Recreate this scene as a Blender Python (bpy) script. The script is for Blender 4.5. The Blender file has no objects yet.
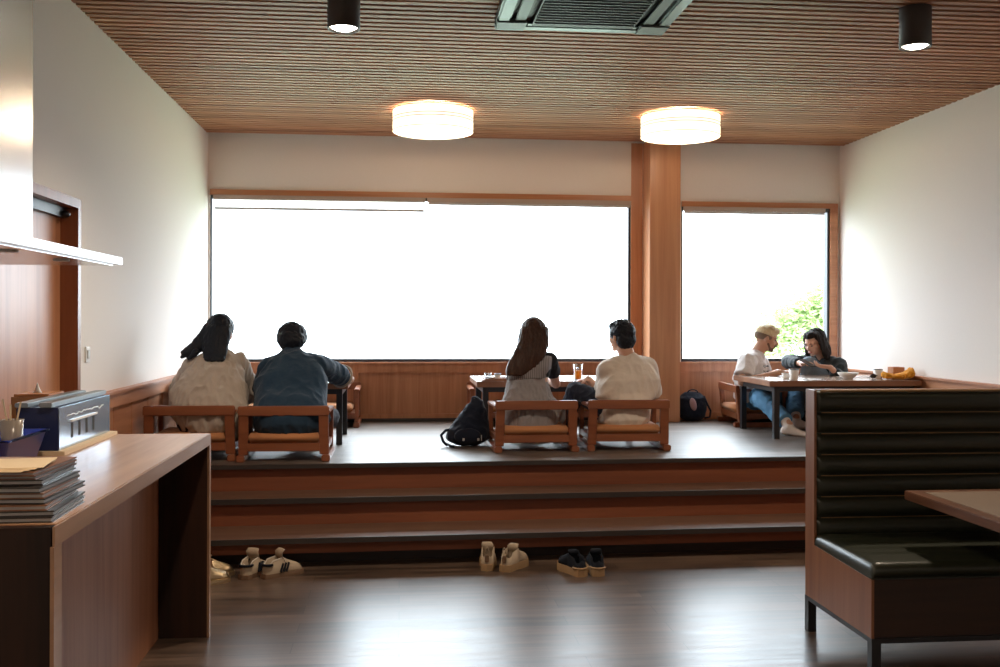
import bpy, bmesh, math, random
from mathutils import Vector, Matrix, Quaternion, noise
V = Vector
PI = math.pi
random.seed(7)
SC = bpy.context.scene
COL = SC.collection

# ------------------------------------------------------------------ camera
YAW = math.radians(5.71); ROLL = .0032; ZC = 1.48
cy, sy = math.cos(YAW), math.sin(YAW)

def at(px, py, Y):
    """point of the room seen at a pixel, at depth Y from the camera wall"""
    a = px-500; b = 320.3-py
    u = (a-ROLL*b)/1000; v = (b+ROLL*a)/1000
    d = (cy*u+sy, -sy*u+cy, v)
    t = Y/d[1]
    return V((d[0]*t, Y, ZC+d[2]*t))

cam = bpy.data.cameras.new('camera'); camo = bpy.data.objects.new('camera', cam); COL.objects.link(camo)
cam.lens = 36; cam.sensor_width = 36; cam.shift_y = -13.2/1000; cam.clip_start = .05; cam.clip_end = 300
right = V((cy, -sy, 0)); up = V((0, 0, 1)); fwd = V((sy, cy, 0))
cr, sr = math.cos(ROLL), math.sin(ROLL)
R2 = right*cr+up*sr; U2 = up*cr-right*sr
m = Matrix((R2, U2, -fwd)).transposed().to_4x4(); m.translation = V((0, 0, ZC))
camo.matrix_world = m
SC.camera = camo

# ------------------------------------------------------------------ materials
def newmat(name):
    mt = bpy.data.materials.new(name); mt.use_nodes = True
    nt = mt.node_tree; b = nt.nodes['Principled BSDF']
    return mt, nt, b

def sock(b, n, v):
    if n in b.inputs: b.inputs[n].default_value = v

def plain(name, col, rough=.5, metal=0, bump=0, bscale=60, var=.0, spec=.5, coat=0, sheen=0, trans=0, emis=None, estr=0, sub=0):
    mt, nt, b = newmat(name)
    c4 = (*col, 1)
    sock(b, 'Base Color', c4); sock(b, 'Roughness', rough); sock(b, 'Metallic', metal)
    sock(b, 'Specular IOR Level', spec); sock(b, 'Coat Weight', coat); sock(b, 'Sheen Weight', sheen)
    sock(b, 'Transmission Weight', trans)
    if sub: sock(b, 'Subsurface Weight', sub); sock(b, 'Subsurface Radius', (.02, .008, .005))
    if emis: sock(b, 'Emission Color', (*emis, 1)); sock(b, 'Emission Strength', estr)
    tc = nt.nodes.new('ShaderNodeTexCoord')
    n = nt.nodes.new('ShaderNodeTexNoise'); n.inputs['Scale'].default_value = bscale; n.inputs['Detail'].default_value = 4
    nt.links.new(tc.outputs['Object'], n.inputs['Vector'])
    if var:
        mx = nt.nodes.new('ShaderNodeMixRGB'); mx.blend_type = 'MIX'
        mx.inputs[1].default_value = (*[max(0, c*(1-var)) for c in col], 1); mx.inputs[2].default_value = (*[min(1, c*(1+var)) for c in col], 1)
        nt.links.new(n.outputs['Fac'], mx.inputs[0]); nt.links.new(mx.outputs[0], b.inputs['Base Color'])
    if bump:
        bp = nt.nodes.new('ShaderNodeBump'); bp.inputs['Strength'].default_value = bump; bp.inputs['Distance'].default_value = .01
        nt.links.new(n.outputs['Fac'], bp.inputs['Height']); nt.links.new(bp.outputs[0], b.inputs['Normal'])
    return mt

def wood(name, ca, cb, rough=.4, grain='X', scale=14, coat=0, stretch=14, bump=.15, spec=.5):
    mt, nt, b = newmat(name)
    L = nt.links.new; N = nt.nodes.new
    tc = N('ShaderNodeTexCoord'); mp = N('ShaderNodeMapping')
    s = [1.0]*3; s['XYZ'.index(grain)] = 1.0/stretch
    mp.inputs['Scale'].default_value = s
    L(tc.outputs['Object'], mp.inputs['Vector'])
    n1 = N('ShaderNodeTexNoise'); n1.inputs['Scale'].default_value = scale; n1.inputs['Detail'].default_value = 6; n1.inputs['Distortion'].default_value = .6
    n2 = N('ShaderNodeTexNoise'); n2.inputs['Scale'].default_value = scale*5; n2.inputs['Detail'].default_value = 3
    L(mp.outputs[0], n1.inputs['Vector']); L(mp.outputs[0], n2.inputs['Vector'])
    ad = N('ShaderNodeMath'); ad.operation = 'MULTIPLY_ADD'; ad.inputs[1].default_value = .35
    L(n2.outputs['Fac'], ad.inputs[0]); L(n1.outputs['Fac'], ad.inputs[2])
    cr_ = N('ShaderNodeValToRGB'); cr_.color_ramp.elements[0].position = .42; cr_.color_ramp.elements[1].position = .88
    cr_.color_ramp.elements[0].color = (*ca, 1); cr_.color_ramp.elements[1].color = (*cb, 1)
    L(ad.outputs[0], cr_.inputs[0]); L(cr_.outputs[0], b.inputs['Base Color'])
    sock(b, 'Roughness', rough); sock(b, 'Coat Weight', coat); sock(b, 'Coat Roughness', .15); sock(b, 'Specular IOR Level', spec)
    bp = N('ShaderNodeBump'); bp.inputs['Strength'].default_value = bump; bp.inputs['Distance'].default_value = .003
    L(ad.outputs[0], bp.inputs['Height']); L(bp.outputs[0], b.inputs['Normal'])
    return mt

def plank_floor(name, ca, cb, rough, w=1.3, h=.15, spec=.5, off=(0, 0, 0)):
    mt, nt, b = newmat(name)
    L = nt.links.new; N = nt.nodes.new
    tc = N('ShaderNodeTexCoord'); mp = N('ShaderNodeMapping'); mp.inputs['Location'].default_value = off
    L(tc.outputs['Object'], mp.inputs['Vector'])
    br = N('ShaderNodeTexBrick'); br.inputs['Scale'].default_value = 1; br.inputs['Brick Width'].default_value = w; br.inputs['Row Height'].default_value = h
    br.inputs['Mortar Size'].default_value = .0015; br.inputs['Color1'].default_value = (0, 0, 0, 1); br.inputs['Color2'].default_value = (1, 1, 1, 1)
    br.inputs['Mortar'].default_value = (.5, .5, .5, 1); br.offset = .37
    L(mp.outputs[0], br.inputs['Vector'])
    mp2 = N('ShaderNodeMapping'); mp2.inputs['Scale'].default_value = (1/12, 1, 1)
    L(tc.outputs['Object'], mp2.inputs['Vector'])
    n1 = N('ShaderNodeTexNoise'); n1.inputs['Scale'].default_value = 22; n1.inputs['Detail'].default_value = 6
    L(mp2.outputs[0], n1.inputs['Vector'])
    ma = N('ShaderNodeMath'); ma.operation = 'MULTIPLY_ADD'; ma.inputs[1].default_value = .28
    L(br.outputs['Color'], ma.inputs[0]); L(n1.outputs['Fac'], ma.inputs[2])
    rp = N('ShaderNodeValToRGB'); rp.color_ramp.elements[0].position = .35; rp.color_ramp.elements[1].position = .95
    rp.color_ramp.elements[0].color = (*ca, 1); rp.color_ramp.elements[1].color = (*cb, 1)
    L(ma.outputs[0], rp.inputs[0])
    mm = N('ShaderNodeMixRGB'); mm.inputs[2].default_value = (*[c*.4 for c in ca], 1)
    L(br.outputs['Fac'], mm.inputs[0]); L(rp.outputs[0], mm.inputs[1]); L(mm.outputs[0], b.inputs['Base Color'])
    mr = N('ShaderNodeMapRange'); mr.inputs['To Min'].default_value = rough-.06; mr.inputs['To Max'].default_value = rough+.08
    L(n1.outputs['Fac'], mr.inputs['Value']); L(mr.outputs[0], b.inputs['Roughness'])
    sock(b, 'Specular IOR Level', spec)
    bp = N('ShaderNodeBump'); bp.inputs['Strength'].default_value = .12; bp.inputs['Distance'].default_value = .004
    L(n1.outputs['Fac'], bp.inputs['Height']); L(bp.outputs[0], b.inputs['Normal'])
    return mt

def fabric(name, col, col2=None, rough=.9, scale=300, fold=0):
    mt = plain(name, col, rough, bump=.25, bscale=scale, var=.12, sheen=.15, spec=.2)
    return mt

def striped(name, ca, cb, freq, axis='X', rough=.85):
    mt, nt, b = newmat(name); L = nt.links.new; N = nt.nodes.new
    tc = N('ShaderNodeTexCoord'); w = N('ShaderNodeTexWave'); w.bands_direction = axis; w.inputs['Scale'].default_value = freq; w.inputs['Distortion'].default_value = .4
    L(tc.outputs['Object'], w.inputs['Vector'])
    mx = N('ShaderNodeMixRGB'); mx.inputs[1].default_value = (*ca, 1); mx.inputs[2].default_value = (*cb, 1)
    L(w.outputs['Fac'], mx.inputs[0]); L(mx.outputs[0], b.inputs['Base Color']); sock(b, 'Roughness', rough); sock(b, 'Specular IOR Level', .2)
    bp = N('ShaderNodeBump'); bp.inputs['Strength'].default_value = .4; bp.inputs['Distance'].default_value = .003
    L(w.outputs['Fac'], bp.inputs['Height']); L(bp.outputs[0], b.inputs['Normal'])
    return mt

def hairmat(name, ca, cb, rough=.4):
    mt, nt, b = newmat(name); L = nt.links.new; N = nt.nodes.new
    tc = N('ShaderNodeTexCoord'); mp = N('ShaderNodeMapping'); mp.inputs['Scale'].default_value = (1, 1, .08)
    n = N('ShaderNodeTexNoise'); n.inputs['Scale'].default_value = 160; n.inputs['Detail'].default_value = 3
    L(tc.outputs['Object'], mp.inputs['Vector']); L(mp.outputs[0], n.inputs['Vector'])
    mx = N('ShaderNodeMixRGB'); mx.inputs[1].default_value = (*ca, 1); mx.inputs[2].default_value = (*cb, 1)
    L(n.outputs['Fac'], mx.inputs[0]); L(mx.outputs[0], b.inputs['Base Color']); sock(b, 'Roughness', rough); sock(b, 'Specular IOR Level', .18)
    bp = N('ShaderNodeBump'); bp.inputs['Strength'].default_value = .5; bp.inputs['Distance'].default_value = .004
    L(n.outputs['Fac'], bp.inputs['Height']); L(bp.outputs[0], b.inputs['Normal'])
    return mt

def thin_glass(name, tint=(1, 1, 1), gl=.06, rough=.0):
    mt, nt, b = newmat(name); L = nt.links.new; N = nt.nodes.new
    nt.nodes.remove(b); out = nt.nodes['Material Output']
    t = N('ShaderNodeBsdfTransparent'); t.inputs[0].default_value = (*tint, 1)
    g = N('ShaderNodeBsdfGlossy'); g.inputs['Roughness'].default_value = rough
    mx = N('ShaderNodeMixShader'); fr = N('ShaderNodeLayerWeight'); fr.inputs[0].default_value = .12
    mt2 = N('ShaderNodeMath'); mt2.operation = 'MULTIPLY'; mt2.inputs[1].default_value = gl*10
    L(fr.outputs[1], mt2.inputs[0]); L(mt2.outputs[0], mx.inputs[0]); L(t.outputs[0], mx.inputs[1]); L(g.outputs[0], mx.inputs[2])
    L(mx.outputs[0], out.inputs[0])
    return mt

def translucent(name, col, mixf=.5, transp=0):
    mt, nt, b = newmat(name); L = nt.links.new; N = nt.nodes.new
    nt.nodes.remove(b); out = nt.nodes['Material Output']
    d = N('ShaderNodeBsdfDiffuse'); d.inputs[0].default_value = (*col, 1)
    t = N('ShaderNodeBsdfTranslucent'); t.inputs[0].default_value = (*col, 1)
    mx = N('ShaderNodeMixShader'); mx.inputs[0].default_value = mixf
    L(d.outputs[0], mx.inputs[1]); L(t.outputs[0], mx.inputs[2])
    if transp:
        tp = N('ShaderNodeBsdfTransparent'); m2 = N('ShaderNodeMixShader'); m2.inputs[0].default_value = transp
        L(mx.outputs[0], m2.inputs[1]); L(tp.outputs[0], m2.inputs[2]); L(m2.outputs[0], out.inputs[0])
    else: L(mx.outputs[0], out.inputs[0])
    return mt

M = {}
M['plaster'] = plain('plaster', (.83, .785, .75), .9, bump=.12, bscale=90, var=.02, spec=.2)
M['slat'] = wood('slat_cedar', (.23, .085, .040), (.58, .285, .155), .55, 'X', 9, stretch=40)
M['slat_back'] = plain('ceiling_backing', (.035, .022, .016), .9)
M['wood_y'] = wood('cedar_y', (.34, .125, .055), (.52, .23, .115), .42, 'Y', 10)
M['wood_z'] = wood('cedar_z', (.40, .155, .07), (.58, .27, .14), .38, 'Z', 12, stretch=20)
M['pillar'] = wood('cedar_pillar', (.50, .21, .095), (.64, .32, .165), .3, 'Z', 16, stretch=24, coat=.5, spec=.8)
M['wood_x'] = wood('cedar_x', (.40, .155, .07), (.56, .26, .13), .38, 'X', 12, stretch=20)
M['panel'] = wood('panel_z', (.36, .14, .065), (.52, .24, .125), .42, 'Z', 16, stretch=24)
M['riser'] = wood('riser_wood', (.155, .046, .020), (.25, .080, .036), .5, 'X', 9, stretch=20)
M['tread'] = wood('tread_wood', (.075, .036, .022), (.13, .066, .042), .55, 'X', 9, stretch=20, spec=.25)
M['nosing'] = plain('nosing_dark', (.035, .028, .026), .45, bump=.05)
M['chair'] = wood('chair_wood', (.19, .060, .027), (.31, .108, .050), .32, 'X', 9, coat=.2)
M['cushion'] = fabric('cushion_tan', (.46, .20, .085), scale=250)
M['counter'] = wood('counter_top', (.30, .15, .075), (.50, .29, .17), .36, 'Y', 8, coat=.12)
M['counter_edge'] = wood('counter_edge', (.24, .125, .07), (.36, .20, .115), .4, 'Y', 9)
M['counter_panel'] = wood('counter_panel', (.24, .092, .046), (.37, .165, .090), .5, 'Z', 14, stretch=24)
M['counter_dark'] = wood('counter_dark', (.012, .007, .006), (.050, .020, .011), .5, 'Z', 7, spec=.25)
M['booth_wood'] = wood('booth_wood', (.18, .070, .033), (.28, .120, .058), .4, 'Z', 9)
M['booth_dark'] = wood('booth_dark', (.022, .011, .008), (.045, .02, .012), .45, 'X', 9)
M['btable'] = wood('booth_table_wood', (.10, .042, .025), (.24, .115, .07), .35, 'Y', 14)
M['btop'] = plain('booth_table_top', (.22, .16, .12), .5, var=.05, bscale=15)
M['leather'] = plain('dark_green_leather', (.020, .023, .013), .36, bump=.10, bscale=140, spec=.5, var=.2, coat=.05)
M['seam'] = plain('seam_tan', (.34, .20, .09), .5)
M['steel_black'] = plain('black_steel', (.015, .015, .018), .4)
M['steel'] = plain('stainless', (.78, .79, .80), .22, 1, bump=.015, bscale=8)
M['hood_side'] = plain('hood_enamel', (.80, .80, .80), .3, .3)
M['box_steel'] = plain('box_steel', (.50, .60, .70), .22, .85, bump=.03, bscale=12)
M['grey_metal'] = plain('grey_metal', (.30, .34, .36), .35, .6)
M['navy_plastic'] = plain('navy_plastic', (.02, .03, .10), .3)
M['blue_tray'] = plain('blue_plastic', (.03, .06, .42), .3, coat=.3)
M['table_top'] = wood('low_table_top', (.30, .19, .13), (.42, .29, .21), .25, 'X', 6, coat=.5)
M['table_edge'] = wood('low_table_edge', (.22, .09, .045), (.34, .16, .085), .4, 'X', 9)
M['frame_black'] = plain('window_frame_dark', (.02, .022, .03), .35)
M['glass'] = thin_glass('window_pane')
M['blind'] = translucent('sheer_blind', (.85, .83, .80), .7, .35)
M['blind_box'] = plain('blind_cassette', (.42, .33, .28), .6)
M['blind_bar'] = plain('blind_bar', (.50, .47, .46), .6)
M['spot'] = plain('spot_housing', (.045, .040, .036), .5)
M['spot_glow'] = plain('spot_glow', (1, 1, 1), .5, emis=(1, .92, .78), estr=18)
M['shade'] = plain('drum_shade', (.9, .82, .7), .8, emis=(1, .86, .62), estr=1.9)
M['shade_bottom'] = plain('drum_diffuser', (.95, .9, .8), .8, emis=(1, .92, .78), estr=2.6)
M['ring'] = plain('drum_ring', (.35, .27, .2), .6)
M['ac'] = plain('ac_plastic', (.07, .105, .105), .35, .2)
M['ac_light'] = plain('ac_corner', (.07, .10, .10), .45)
M['ac_dark'] = plain('ac_dark', (.012, .013, .015), .5)
M['floor'] = plank_floor('dark_planks', (.020, .013, .010), (.135, .088, .064), .30, 1.3, .15, spec=.38)
M['platform'] = plank_floor('platform_planks', (.050, .036, .029), (.18, .135, .110), .42, 1.2, .12, spec=.85, off=(.4, .05, 0))
M['paper'] = plain('cream_paper', (.72, .56, .36), .8, var=.06, bscale=10)
M['white'] = plain('white_plate', (.8, .79, .77), .5)
M['menu_black'] = plain('menu_cover_black', (.03, .024, .022), .35, coat=.2)
M['menu_brown'] = wood('menu_cover_brown', (.16, .065, .03), (.27, .12, .06), .4, 'Y', 12)
M['menu_edge'] = plain('menu_edge', (.50, .48, .46), .5)
M['skin'] = plain('skin', (.55, .30, .20), .55, sub=.1, var=.05, bscale=12)
M['skin2'] = plain('skin_fair', (.62, .36, .26), .55, sub=.1, var=.05, bscale=12)
M['hair_black'] = hairmat('hair_black', (.008, .011, .018), (.020, .023, .032), .5)
M['hair_brown'] = hairmat('hair_brown', (.022, .013, .011), (.085, .04, .026))
M['hair_dark'] = hairmat('hair_dark', (.010, .007, .007), (.024, .017, .015), .7)
M['hair_blond'] = hairmat('hair_blond', (.50, .38, .22), (.88, .74, .50), .6)
M['beige'] = fabric('beige_linen', (.47, .40, .34))
M['navy'] = fabric('navy_cotton', (.020, .045, .080))
M['trim'] = fabric('tan_trim', (.42, .36, .30))
M['black_knit'] = fabric('black_knit', (.015, .016, .022))
M['dress'] = striped('grey_rib', (.17, .16, .17), (.38, .36, .37), 22, 'X')
M['skirt'] = fabric('grey_skirt', (.28, .265, .275))
M['cream'] = fabric('cream_tee', (.70, .62, .54))
M['white_tee'] = fabric('white_tee', (.80, .76, .76))
M['dark_jeans'] = fabric('dark_jeans', (.020, .026, .045))
M['jeans'] = plain('blue_jeans', (.12, .27, .44), .85, bump=.3, bscale=200, var=.3, spec=.2)
M['grey_jeans'] = plain('grey_jeans', (.16, .20, .24), .85, bump=.3, bscale=120, var=.35, spec=.2)
M['charcoal'] = fabric('charcoal_jacket', (.035, .045, .050))
M['sock'] = fabric('white_sock', (.78, .70, .66))
M['eye'] = plain('eye_dark', (.02, .015, .012), .3)
M['lip'] = plain('lips', (.45, .16, .13), .5)
M['bag'] = fabric('bag_nylon', (.010, .014, .028), scale=120)
M['bag_light'] = plain('bag_buckle', (.5, .5, .52), .4)
M['pink'] = plain('bag_pink', (.38, .24, .26), .7)
M['juice'] = translucent('orange_juice', (1.0, .45, .03), .6)
M['clear'] = thin_glass('drink_glass', (.93, .95, .96), .12)
M['ceramic'] = plain('ceramic', (.80, .76, .72), .35)
M['ceramic_blue'] = plain('ceramic_blue', (.10, .16, .30), .35)
M['cloth_orange'] = fabric('orange_cloth', (.75, .32, .03))
M['shoe_cream'] = plain('shoe_cream', (.36, .28, .20), .75, bump=.2, bscale=80)
M['shoe_white'] = plain('shoe_white', (.55, .49, .42), .6)
M['shoe_sole'] = plain('shoe_gum_sole', (.17, .10, .06), .6)
M['shoe_black'] = plain('shoe_black', (.008, .010, .016), .85, bump=.2, spec=.2)
M['shoe_inner'] = plain('shoe_inner', (.05, .04, .035), .9)
M['shoe_tan'] = plain('shoe_tan_sole', (.36, .23, .12), .6)
M['gold'] = plain('shoe_gold', (.62, .48, .30), .28, .9, bump=.3, bscale=60)
M['leaf'] = translucent('leaf_green', (.26, .36, .15), .45)
M['leaf2'] = translucent('leaf_lime', (.48, .56, .28), .45)
M['bark'] = wood('bark', (.10, .07, .05), (.2, .15, .11), .9, 'Z')
M['grass'] = plain('far_ground', (.30, .36, .25), .95, var=.2, bscale=2)

# ------------------------------------------------------------------ mesh helpers
class MB:
    def __init__(s): s.b = bmesh.new()
    def _add(s, n, faces, pts, mi=0, smooth=False):
        vs = [s.b.verts.new(p) for p in pts]
        for f in faces:
            try:
                fc = s.b.faces.new([vs[i] for i in f]); fc.material_index = mi; fc.smooth = smooth
            except ValueError: pass
        return vs
    def box(s, a, b, mi=0, mat=None, bev=0):
        (x0, y0, z0), (x1, y1, z1) = a, b
        x0, x1 = min(x0, x1), max(x0, x1); y0, y1 = min(y0, y1), max(y0, y1); z0, z1 = min(z0, z1), max(z0, z1)
        if bev:
            bev = min(bev, (x1-x0)*.45, (y1-y0)*.45, (z1-z0)*.45)
            t = bmesh.new(); bmesh.ops.create_cube(t, size=1)
            for v in t.verts: v.co = V(((x0+x1)/2+v.co.x*(x1-x0), (y0+y1)/2+v.co.y*(y1-y0), (z0+z1)/2+v.co.z*(z1-z0)))
            bmesh.ops.bevel(t, geom=t.edges[:], offset=bev, segments=2, affect='EDGES')
            s.join(t, mi, mat, smooth=False); return s
        p = [V(q) for q in ((x0, y0, z0), (x1, y0, z0), (x1, y1, z0), (x0, y1, z0), (x0, y0, z1), (x1, y0, z1), (x1, y1, z1), (x0, y1, z1))]
        if mat: p = [mat@q for q in p]
        s._add(8, [(3, 2, 1, 0), (4, 5, 6, 7), (0, 1, 5, 4), (1, 2, 6, 5), (2, 3, 7, 6), (3, 0, 4, 7)], p, mi); return s
    def join(s, t, mi=0, mat=None, smooth=True):
        mp = {}
        for v in t.verts: mp[v] = s.b.verts.new(mat@v.co if mat else v.co)
        for f in t.faces:
            nf = s.b.faces.new([mp[v] for v in f.verts]); nf.material_index = mi; nf.smooth = smooth
        t.free()
    def bar(s, p, q, w, h, mi=0, upv=(0, 0, 1), bev=0):
        p, q = V(p), V(q); d = (q-p); L = d.length; d = d/L
        u = V(upv); 
        if abs(u.dot(d)) > .95: u = V((0, 1, 0))
        x = d.cross(u).normalized(); z = x.cross(d).normalized()
        mt = Matrix((x, d, z)).transposed().to_4x4(); mt.translation = p
        return s.box((-w/2, 0, -h/2), (w/2, L, h/2), mi, mt, bev)
    def rings(s, rs, mi=0, caps=True, smooth=True, closed=False):
        """rs: list of rings (lists of points)"""
        n = len(rs[0]); vs = [[s.b.verts.new(p) for p in r] for r in rs]
        m_ = len(vs)
        for i in range(m_ if closed else m_-1):
            a, b = vs[i], vs[(i+1) % m_]
            for j in range(n):
                f = s.b.faces.new((a[j], a[(j+1) % n], b[(j+1) % n], b[j])); f.material_index = mi; f.smooth = smooth
        if caps and not closed:
            f = s.b.faces.new(vs[0][::-1]); f.material_index = mi
            f = s.b.faces.new(vs[-1]); f.material_index = mi
        return s
    def lathe(s, prof, c=(0, 0, 0), n=32, mi=0, caps=True, smooth=True, mat=None):
        rs = []
        for r, z in prof:
            ring = [V((c[0]+r*math.cos(2*PI*k/n), c[1]+r*math.sin(2*PI*k/n), c[2]+z)) for k in range(n)]
            if mat: ring = [mat@p for p in ring]
            rs.append(ring)
        return s.rings(rs, mi, caps, smooth)
    def tube(s, pts, r, n=10, mi=0, closed=False):
        pts = [V(p) for p in pts]; rs = []; k = len(pts)
        prev = None
        for i, p in enumerate(pts):
            if closed: d = pts[(i+1) % k]-pts[i-1]
            else: d = pts[min(i+1, k-1)]-pts[max(i-1, 0)]
            d.normalize()
            if prev is None:
                u = V((0, 0, 1)) if abs(d.z) < .9 else V((1, 0, 0))
                x = d.cross(u).normalized()
            else: x = (prev-d*prev.dot(d)).normalized()
            prev = x; y = d.cross(x)
            rr = r[i] if isinstance(r, (list, tuple)) else r
            rs.append([p+x*rr*math.cos(2*PI*j/n)+y*rr*math.sin(2*PI*j/n) for j in range(n)])
        return s.rings(rs, mi, not closed, True, closed)
    def cap(s, p, q, r0, r1, n=14, mi=0, flat=False):
        """tapered capsule"""
        p, q = V(p), V(q); d = (q-p); L = max(d.length, 1e-5); d = d/L
        u = V((0, 0, 1)) if abs(d.z) < .9 else V((1, 0, 0))
        x = d.cross(u).normalized(); y = d.cross(x); rs = []
        prof = []
        for k in range(1, 5): a = PI/2*(1-k/4); prof.append((-r0*math.sin(a), r0*math.cos(a)))
        if flat in (2,): prof = [(0, r0)]
        prof[-1] = (0, r0)
        if flat: prof.append((L, r1))
        else:
            for k in range(4): a = PI/2*k/4; prof.append((L+r1*math.sin(a), r1*math.cos(a)))
        for t, r in prof: rs.append([p+d*t+x*r*math.cos(2*PI*j/n)+y*r*math.sin(2*PI*j/n) for j in range(n)])
        return s.rings(rs, mi)
    def ell(s, c, r, mat=None, mi=0, seg=20, rg=12):
        t = bmesh.new(); bmesh.ops.create_uvsphere(t, u_segments=seg, v_segments=rg, radius=1)
        c = V(c)
        for v in t.verts: v.co = V((v.co.x*r[0], v.co.y*r[1], v.co.z*r[2]))
        mm = Matrix.Translation(c)@(mat.to_4x4() if mat else Matrix.Identity(4))
        s.join(t, mi, mm); return s
    def loft(s, secs, n=28, e=2.3, mi=0, round_=True):
        """secs: (centre, halfwidth, halfdepth, Xaxis, Yaxis)"""
        rs = []
        def ring(c, w, d, X, Y):
            r = []
            for j in range(n):
                a = 2*PI*j/n; ca, sa = math.cos(a), math.sin(a)
                k = (abs(ca)**e+abs(sa)**e)**(-1/e)
                r.append(V(c)+V(X)*w*k*ca+V(Y)*d*k*sa)
            return r
        if round_:
            c0, w0, d0, X, Y = secs[0]; c1 = secs[1][0]; dd = (V(c0)-V(c1)).normalized()*min(w0, d0)*.5
            rs.append(ring(V(c0)+dd, w0*.45, d0*.45, X, Y)); rs.append(ring(V(c0)+dd*.6, w0*.8, d0*.8, X, Y))
        for q in secs: rs.append(ring(*q))
        if round_:
            c0, w0, d0, X, Y = secs[-1]; c1 = secs[-2][0]; dd = (V(c0)-V(c1)).normalized()*min(w0, d0)*.5
            rs.append(ring(V(c0)+dd*.6, w0*.8, d0*.8, X, Y)); rs.append(ring(V(c0)+dd, w0*.45, d0*.45, X, Y))
        return s.rings(rs, mi)

def root_loc(o):
    v = V((0, 0, 0))
    while o is not None: v += o.location; o = o.parent
    return v

def make(name, mb, mats, parent=None, loc=None, label=None, cat=None, group=None, kind=None, smooth=None, keep=False):
    """link one mesh object; vertices are given in room coordinates"""
    b = mb.b if isinstance(mb, MB) else mb
    bmesh.ops.recalc_face_normals(b, faces=b.faces[:])
    me = bpy.data.meshes.new(name)
    off = V((0, 0, 0))
    if parent is not None: off = root_loc(parent)
    elif loc is not None: off = V(loc)
    for v in b.verts: v.co -= off
    if smooth is not None:
        for f in b.faces: f.smooth = smooth
    b.to_mesh(me); b.free()
    for mt in (mats if isinstance(mats, (list, tuple)) else [mats]): me.materials.append(mt)
    o = bpy.data.objects.new(name, me); COL.objects.link(o)
    if parent is not None: o.parent = parent
    elif loc is not None: o.location = loc
    if label: o['label'] = label
    if cat: o['category'] = cat
    if group: o['group'] = group
    if kind: o['kind'] = kind
    return o

def struct(name, mb, mats, parent=None): return make(name, mb, mats, parent, kind=None if parent else 'structure')

def thing(name, label, cat, loc=(0, 0, 0), group=None):
    o = bpy.data.objects.new(name, None); COL.objects.link(o); o.location = loc; o.empty_display_size = .1
    o['label'] = label; o['category'] = cat
    if group: o['group'] = group
    return o

def dup(root, loc, rotz=0, label=None, group=None):
    r = root.copy(); COL.objects.link(r); r.location = loc; r.rotation_euler = (0, 0, rotz)
    if label: r['label'] = label
    if group: r['group'] = group
    for ch in list(root.children):
        c = ch.copy(); COL.objects.link(c); c.parent = r
        for g in ch.children:
            d = g.copy(); COL.objects.link(d); d.parent = c
    return r

def fused(mb, voxel=.007, smooth=6, disp=None):
    """turn overlapping closed shapes into one continuous skin"""
    b = mb.b
    bmesh.ops.recalc_face_normals(b, faces=b.faces[:])
    me = bpy.data.meshes.new('tmp'); b.to_mesh(me); b.free()
    o = bpy.data.objects.new('tmp', me); COL.objects.link(o)
    md = o.modifiers.new('r', 'REMESH'); md.mode = 'VOXEL'; md.voxel_size = voxel; md.adaptivity = 0
    if smooth:
        sm = o.modifiers.new('s', 'SMOOTH'); sm.factor = .5; sm.iterations = smooth
    dg = bpy.context.evaluated_depsgraph_get(); dg.update()
    ev = o.evaluated_get(dg)
    nb = bmesh.new(); nb.from_mesh(ev.to_mesh()); ev.to_mesh_clear()
    bpy.data.objects.remove(o); bpy.data.meshes.remove(me)
    nb.normal_update()
    if disp:
        new = [(v, v.co+v.normal*disp(v.co, v.normal)) for v in nb.verts]
        for v, c in new: v.co = c
    for f in nb.faces: f.smooth = True
    return nb

# ------------------------------------------------------------------ the room
BY = 9.45; LX = -1.763; RX = 4.294; CZ = 3.19; PZ = .53; FY = -2.6
W1 = (-1.745, 2.205, 1.085, 2.63); W2 = (2.705, 4.195, 1.085, 2.585)

mb = MB(); mb.box((-3.6, FY, -.1), (6.2, 9.6, 0)); struct('floor', mb, M['floor'])

def edgeY(base, x): return base+.03*x
def slab(name, base, z0, z1, mat, yb=9.45, x0=LX, x1=RX, base2=None):
    mb = MB()
    p = [V((x0, edgeY(base, x0), z0)), V((x1, edgeY(base, x1), z0)), V((x1, yb, z0)), V((x0, yb, z0))]
    if base2 is not None: p[2].y = edgeY(base2, x1); p[3].y = edgeY(base2, x0)
    q = [v+V((0, 0, z1-z0)) for v in p]
    mb._add(8, [(3, 2, 1, 0), (4, 5, 6, 7), (0, 1, 5, 4), (1, 2, 6, 5), (2, 3, 7, 6), (3, 0, 4, 7)], p+q)
    return struct(name, mb, mat)
# platform top board, dark nosings, risers and treads of the two steps
slab('platform_floor', 6.705, PZ-.022, PZ, M['platform'])
slab('trim_1', 6.695, PZ-.030, PZ-.0021, M['nosing'], base2=6.7049)
slab('platform_riser', 6.73, .345, PZ-.0301, M['riser'], base2=6.79)
slab('step_tread', 6.435, .353-.02, .353, M['tread'], base2=6.7299)
slab('trim_2', 6.42, .353-.034, .353, M['nosing'], base2=6.4349)
slab('step_riser', 6.455, .17, .3329, M['riser'], base2=6.51)
slab('step_tread', 6.06, .180-.02, .180, M['tread'], base2=6.4549)
slab('trim_3', 6.045, .180-.032, .180, M['nosing'], base2=6.0599)
slab('step_riser', 6.10, .08, .1599, M['riser'], base2=6.15)
slab('step_toe_kick', 6.21, 0, .0799, M['nosing'], base2=6.27)

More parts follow.
